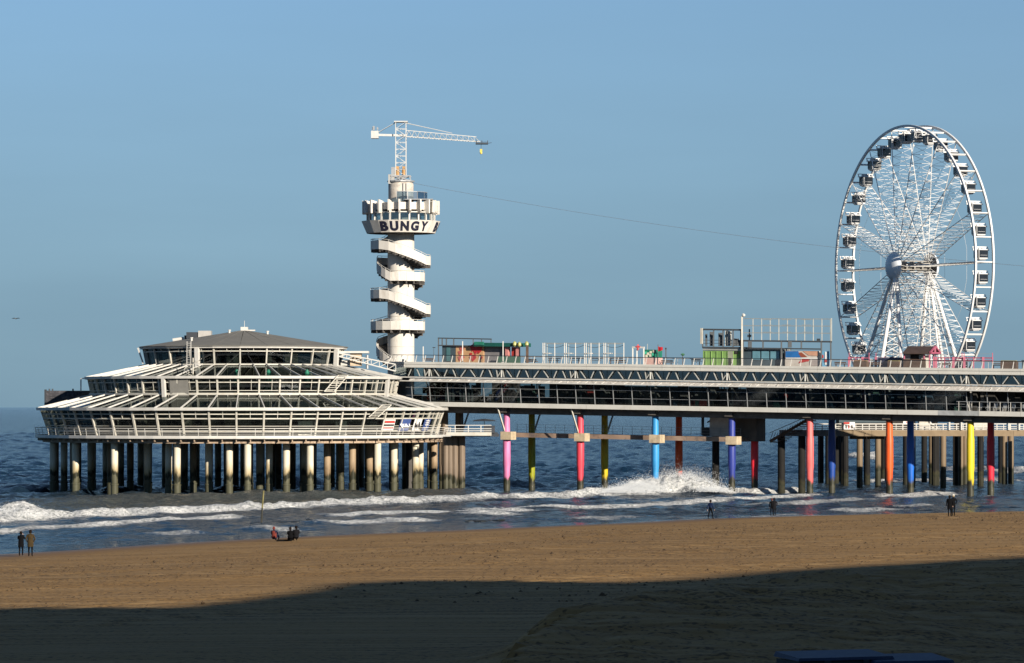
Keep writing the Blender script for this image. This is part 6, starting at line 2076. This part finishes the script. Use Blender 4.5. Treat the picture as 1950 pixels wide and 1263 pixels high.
# marker pole in the shallows, groyne stones
g_ = W0(497, 996)
t = thing("marker_pole", (g_[0], g_[1], 0), "leaning tidal marker pole with a yellow green top standing in the surf", "pole")
m = MB(); m.tube((g_[0], g_[1], -.8), (g_[0] + .12, g_[1], 1.35), .085, .08, 10); m.world("shaft", mat("pole_dark", (.03, .028, .02), .8, var=.4), t)
m = MB(); m.tube((g_[0] + .12, g_[1], 1.35), (g_[0] + .24, g_[1], 2.9), .08, .07, 10); m.world("top", mat("pole_yellow", (.15, .13, .045), .7, var=.3, dirt=(.06, .05, .02)), t)
STONE = mat("wet_stone", (.018, .020, .020), .35, var=.5)
rg = random.Random(77)
for (x0, x1, yy, n, lb) in ((478, 545, 995.5, 9, "dark wet groyne stones around the marker pole"), (545, 700, 993, 12, "scattered dark wet groyne stones right of the marker pole"), (890, 975, 992, 14, "dark wet groyne stones in the surf left of the middle"), (1065, 1100, 988, 4, "small patch of dark stones near the waterline in the middle")):
    c = W0((x0 + x1) / 2, yy)
    t = thing("groyne", (c[0], c[1], -.2), lb, "groyne", "dark stones of the old groyne")
    for i in range(n):
        px = rg.uniform(x0, x1)
        x, y = W0(px, yy + rg.uniform(-1.5, 1.5) - .02 * (px - x0))
        r = rg.uniform(.12, .34)
        bm = bmesh.new(); bmesh.ops.create_icosphere(bm, subdivisions=2, radius=r)
        for v in bm.verts: v.co = Vector((v.co.x * 1.5, v.co.y, v.co.z * .35)) * (1 + .3 * math.sin(v.co.x * 9 + i) * math.cos(v.co.y * 7 + i * 2))
        me = bpy.data.meshes.new("stone"); bm.to_mesh(me); bm.free(); me.materials.append(STONE)
        inst("stone", me, t, Matrix.Translation((x - c[0], y - c[1], .17 + rg.uniform(-.06, .06))))

# weed, shell and clod litter; its dark colour also stands for footprint shade
rng = np.random.default_rng(8)
n_ = 60000
cv, cq = rng.uniform(75, 350, n_), rng.uniform(-178, -70, n_)
cx_, cy_ = xy(cv, cq)
cD = dist_inland(cx_, cy_)
prob = np.clip((fbm(cv / 22, cq / 2.6, 3, 1) - .36) * 2.6, 0.03, 1) * np.clip((cD - 12) / 22, 0, 1)
ok = (rng.random(n_) < prob) & (cy_ > 165) & (np.abs(cx_ / cy_) < .16)
cx_, cy_ = cx_[ok], cy_[ok]
czz = beach_z(cx_[None], cy_[None])[0]
cs = rng.gamma(3.0, .010, len(cx_)) + .012
o6 = np.array([(1.3, 0, 0), (-1.3, 0, 0), (0, 1.1, 0), (0, -1.1, 0), (0, 0, .95), (0, 0, -.5)], float)
jit = rng.uniform(.6, 1.4, (len(cx_), 6, 1))
co = np.stack([cx_, cy_, czz], -1)[:, None] + o6[None] * jit * cs[:, None, None]
f8 = np.array([(0, 2, 4), (2, 1, 4), (1, 3, 4), (3, 0, 4), (2, 0, 5), (1, 2, 5), (3, 1, 5), (0, 3, 5)])
fa = (f8[None] + 6 * np.arange(len(cx_))[:, None, None]).reshape(-1, 3)
me = bpy.data.meshes.new("beach_litter"); me.from_pydata(co.reshape(-1, 3).tolist(), [], fa.tolist())
me.materials.append(mat("litter_shade_brown", (.060, .036, .017), .9, var=.5, scale=2.0))
ob = bpy.data.objects.new("beach_litter", me); COL.objects.link(ob)
tag(ob, "clods, weed and shells on dry sand, coloured dark for footprint shade", "beach litter", None, 'stuff')

# blue lidded bins in the shade, low right
BLUEP = mat("blue_cover", (.010, .024, .065), .6, var=.15, dirt=(.05, .07, .10))
for i, (px, py, L_, W_, a, lb) in enumerate(((1588, 1250, 3.0, 1.6, .38, "left of two low dark boxes with a blue lid in the shaded sand"), (1722, 1252, 2.4, 1.6, .30, "right of two low dark boxes with a blue lid in the shaded sand"))):
    g_ = on_beach(px, py + 20)
    g_.z -= .30
    t = thing("storage_box", g_, lb, "box", "blue lidded boxes", a)
    m = MB(); m.box((0, 0, .20), (L_ - .12, W_ - .12, .52)); m.local("body", mat("box_dark", (.03, .032, .036), .7), t)
    m = MB()
    w_, l_ = W_ / 2, L_ / 2
    m.hexa([(-l_, -w_, .47), (l_, -w_, .47), (l_, w_, .52), (-l_, w_, .52), (-l_ + .04, -w_ + .03, .55), (l_ - .04, -w_ + .03, .55), (l_ - .04, w_ - .05, .66), (-l_ + .04, w_ - .05, .66)]); m.local("lid", BLUEP, t)
    for q in (-.6, .6):
        m = MB(); m.box((q, -w_ - .02, .40), (.18, .05, .14)); m.local("latch", DARKM, t)

# gull
b0 = at(30, 607, 420)
t = thing("gull", b0, "small dark gull gliding over the sea at the left edge", "bird")
m = MB()
prof = [(-.20, .0, .02), (-.12, .01, .05), (0, 0, .065), (.12, .0, .05), (.2, .02, .035), (.25, .01, .008)]
n = 8
vs = [(y, r * math.cos(2 * PI * j / n), z + r * math.sin(2 * PI * j / n)) for y, z, r in prof for j in range(n)]
fs = [(i * n + j, i * n + (j + 1) % n, (i + 1) * n + (j + 1) % n, (i + 1) * n + j) for i in range(5) for j in range(n)] + [tuple(range(n)), tuple(range(6 * n - 1, 5 * n - 1, -1))]
m.add(vs, fs)
t.rotation_euler = (0, 0, R(60))
m.local("body", mat("gull_grey", (.08, .085, .09), .8), t, True)
for s in (-1, 1):
    m = MB()
    P = [(.08, .04, .02), (.11, .28, .10), (.02, .58, .03), (-.03, .56, .03), (-.02, .28, .09), (-.08, .04, .02)]
    m.add([(x, s * y, z) for x, y, z in P] + [(x, s * y, z - .015) for x, y, z in P], [tuple(range(6)), tuple(range(11, 5, -1))] + [(i, i + 6, (i + 1) % 6 + 6, (i + 1) % 6) for i in range(6)])
    m.local("wing", mat("gull_wing", (.05, .052, .056), .8), t)
m = MB(); m.add([(-.18, 0, .01), (-.32, .06, .01), (-.32, -.06, .01), (-.18, 0, -.01), (-.32, .06, -.0), (-.32, -.06, -.0)], [(0, 1, 2), (3, 5, 4), (0, 3, 4, 1), (1, 4, 5, 2), (2, 5, 3, 0)]); m.local("tail", mat("gull_wing", (.05, .052, .056), .8), t)

# spray thrown up by the two crashing waves
sp = bpy.data.materials.new("sea_spray"); sp.use_nodes = True
N_, L_ = sp.node_tree.nodes, sp.node_tree.links
pb = N_["Principled BSDF"]; pb.inputs['Base Color'].default_value = (.75, .77, .78, 1); pb.inputs['Roughness'].default_value = .9
tr = N_.new("ShaderNodeBsdfTransparent"); mxs = N_.new("ShaderNodeMixShader"); mxs.inputs[0].default_value = .42
L_.new(tr.outputs[0], mxs.inputs[1]); L_.new(pb.outputs[0], mxs.inputs[2]); L_.new(mxs.outputs[0], N_["Material Output"].inputs[0])
rng = np.random.default_rng(3)


def spray(label, blobs, size):
    P = []
    for px, py, ex, ez, n in blobs:
        x0, y0 = W0(px, py)
        for _ in range(n):
            h = abs(rng.normal(0, .8))
            P.append((x0 + rng.normal(0, ex) + h * ez * .25, y0 + rng.normal(0, 1.2), .3 + h * ez, size * (1 - .25 * min(h, 2.4)) * rng.uniform(.5, 1.5)))
    P = np.array(P)
    o = np.array([(1, 0, 0), (-1, 0, 0), (0, 1, 0), (0, -1, 0), (0, 0, 1), (0, 0, -1)], float)
    f = np.array([(0, 2, 4), (2, 1, 4), (1, 3, 4), (3, 0, 4), (2, 0, 5), (1, 2, 5), (3, 1, 5), (0, 3, 5)])
    co = (P[:, None, :3] + o[None] * P[:, None, 3:4]).reshape(-1, 3)
    fa = (f[None] + 6 * np.arange(len(P))[:, None, None]).reshape(-1, 3)
    me = bpy.data.meshes.new("sea_spray"); me.from_pydata(co.tolist(), [], fa.tolist()); me.materials.append(sp)
    ob = bpy.data.objects.new("sea_spray", me); COL.objects.link(ob)
    tag(ob, label, "spray", None, 'stuff')


spray("white spray of the wave crashing below the sky blue column", [(1185, 943, 1.5, .45, 5000), (1215, 942, 1.3, .85, 9000), (1255, 940, 1.6, .9, 9000), (1290, 939, 1.3, 1.15, 9000), (1325, 940, 1.3, .8, 7000), (1352, 941, 1.1, .4, 3000)], .05)
sp2 = sp.copy(); sp2.name = "sea_mist"
sp2.node_tree.nodes["Mix Shader"].inputs[0].default_value = .10
sp = sp2
spray("thin grey mist drifting above the crashing wave", [(1285, 936, 1.4, 1.5, 9000), (1310, 937, 1.4, 1.3, 7000), (1262, 934, 1.1, 2.0, 3500)], .10)
sp = bpy.data.materials["sea_spray"]
spray("white spray of the wave breaking at the left edge", [(28, 986, .8, .5, 4500), (5, 988, 1.4, .45, 4500), (52, 988, .8, .3, 1500)], .04)
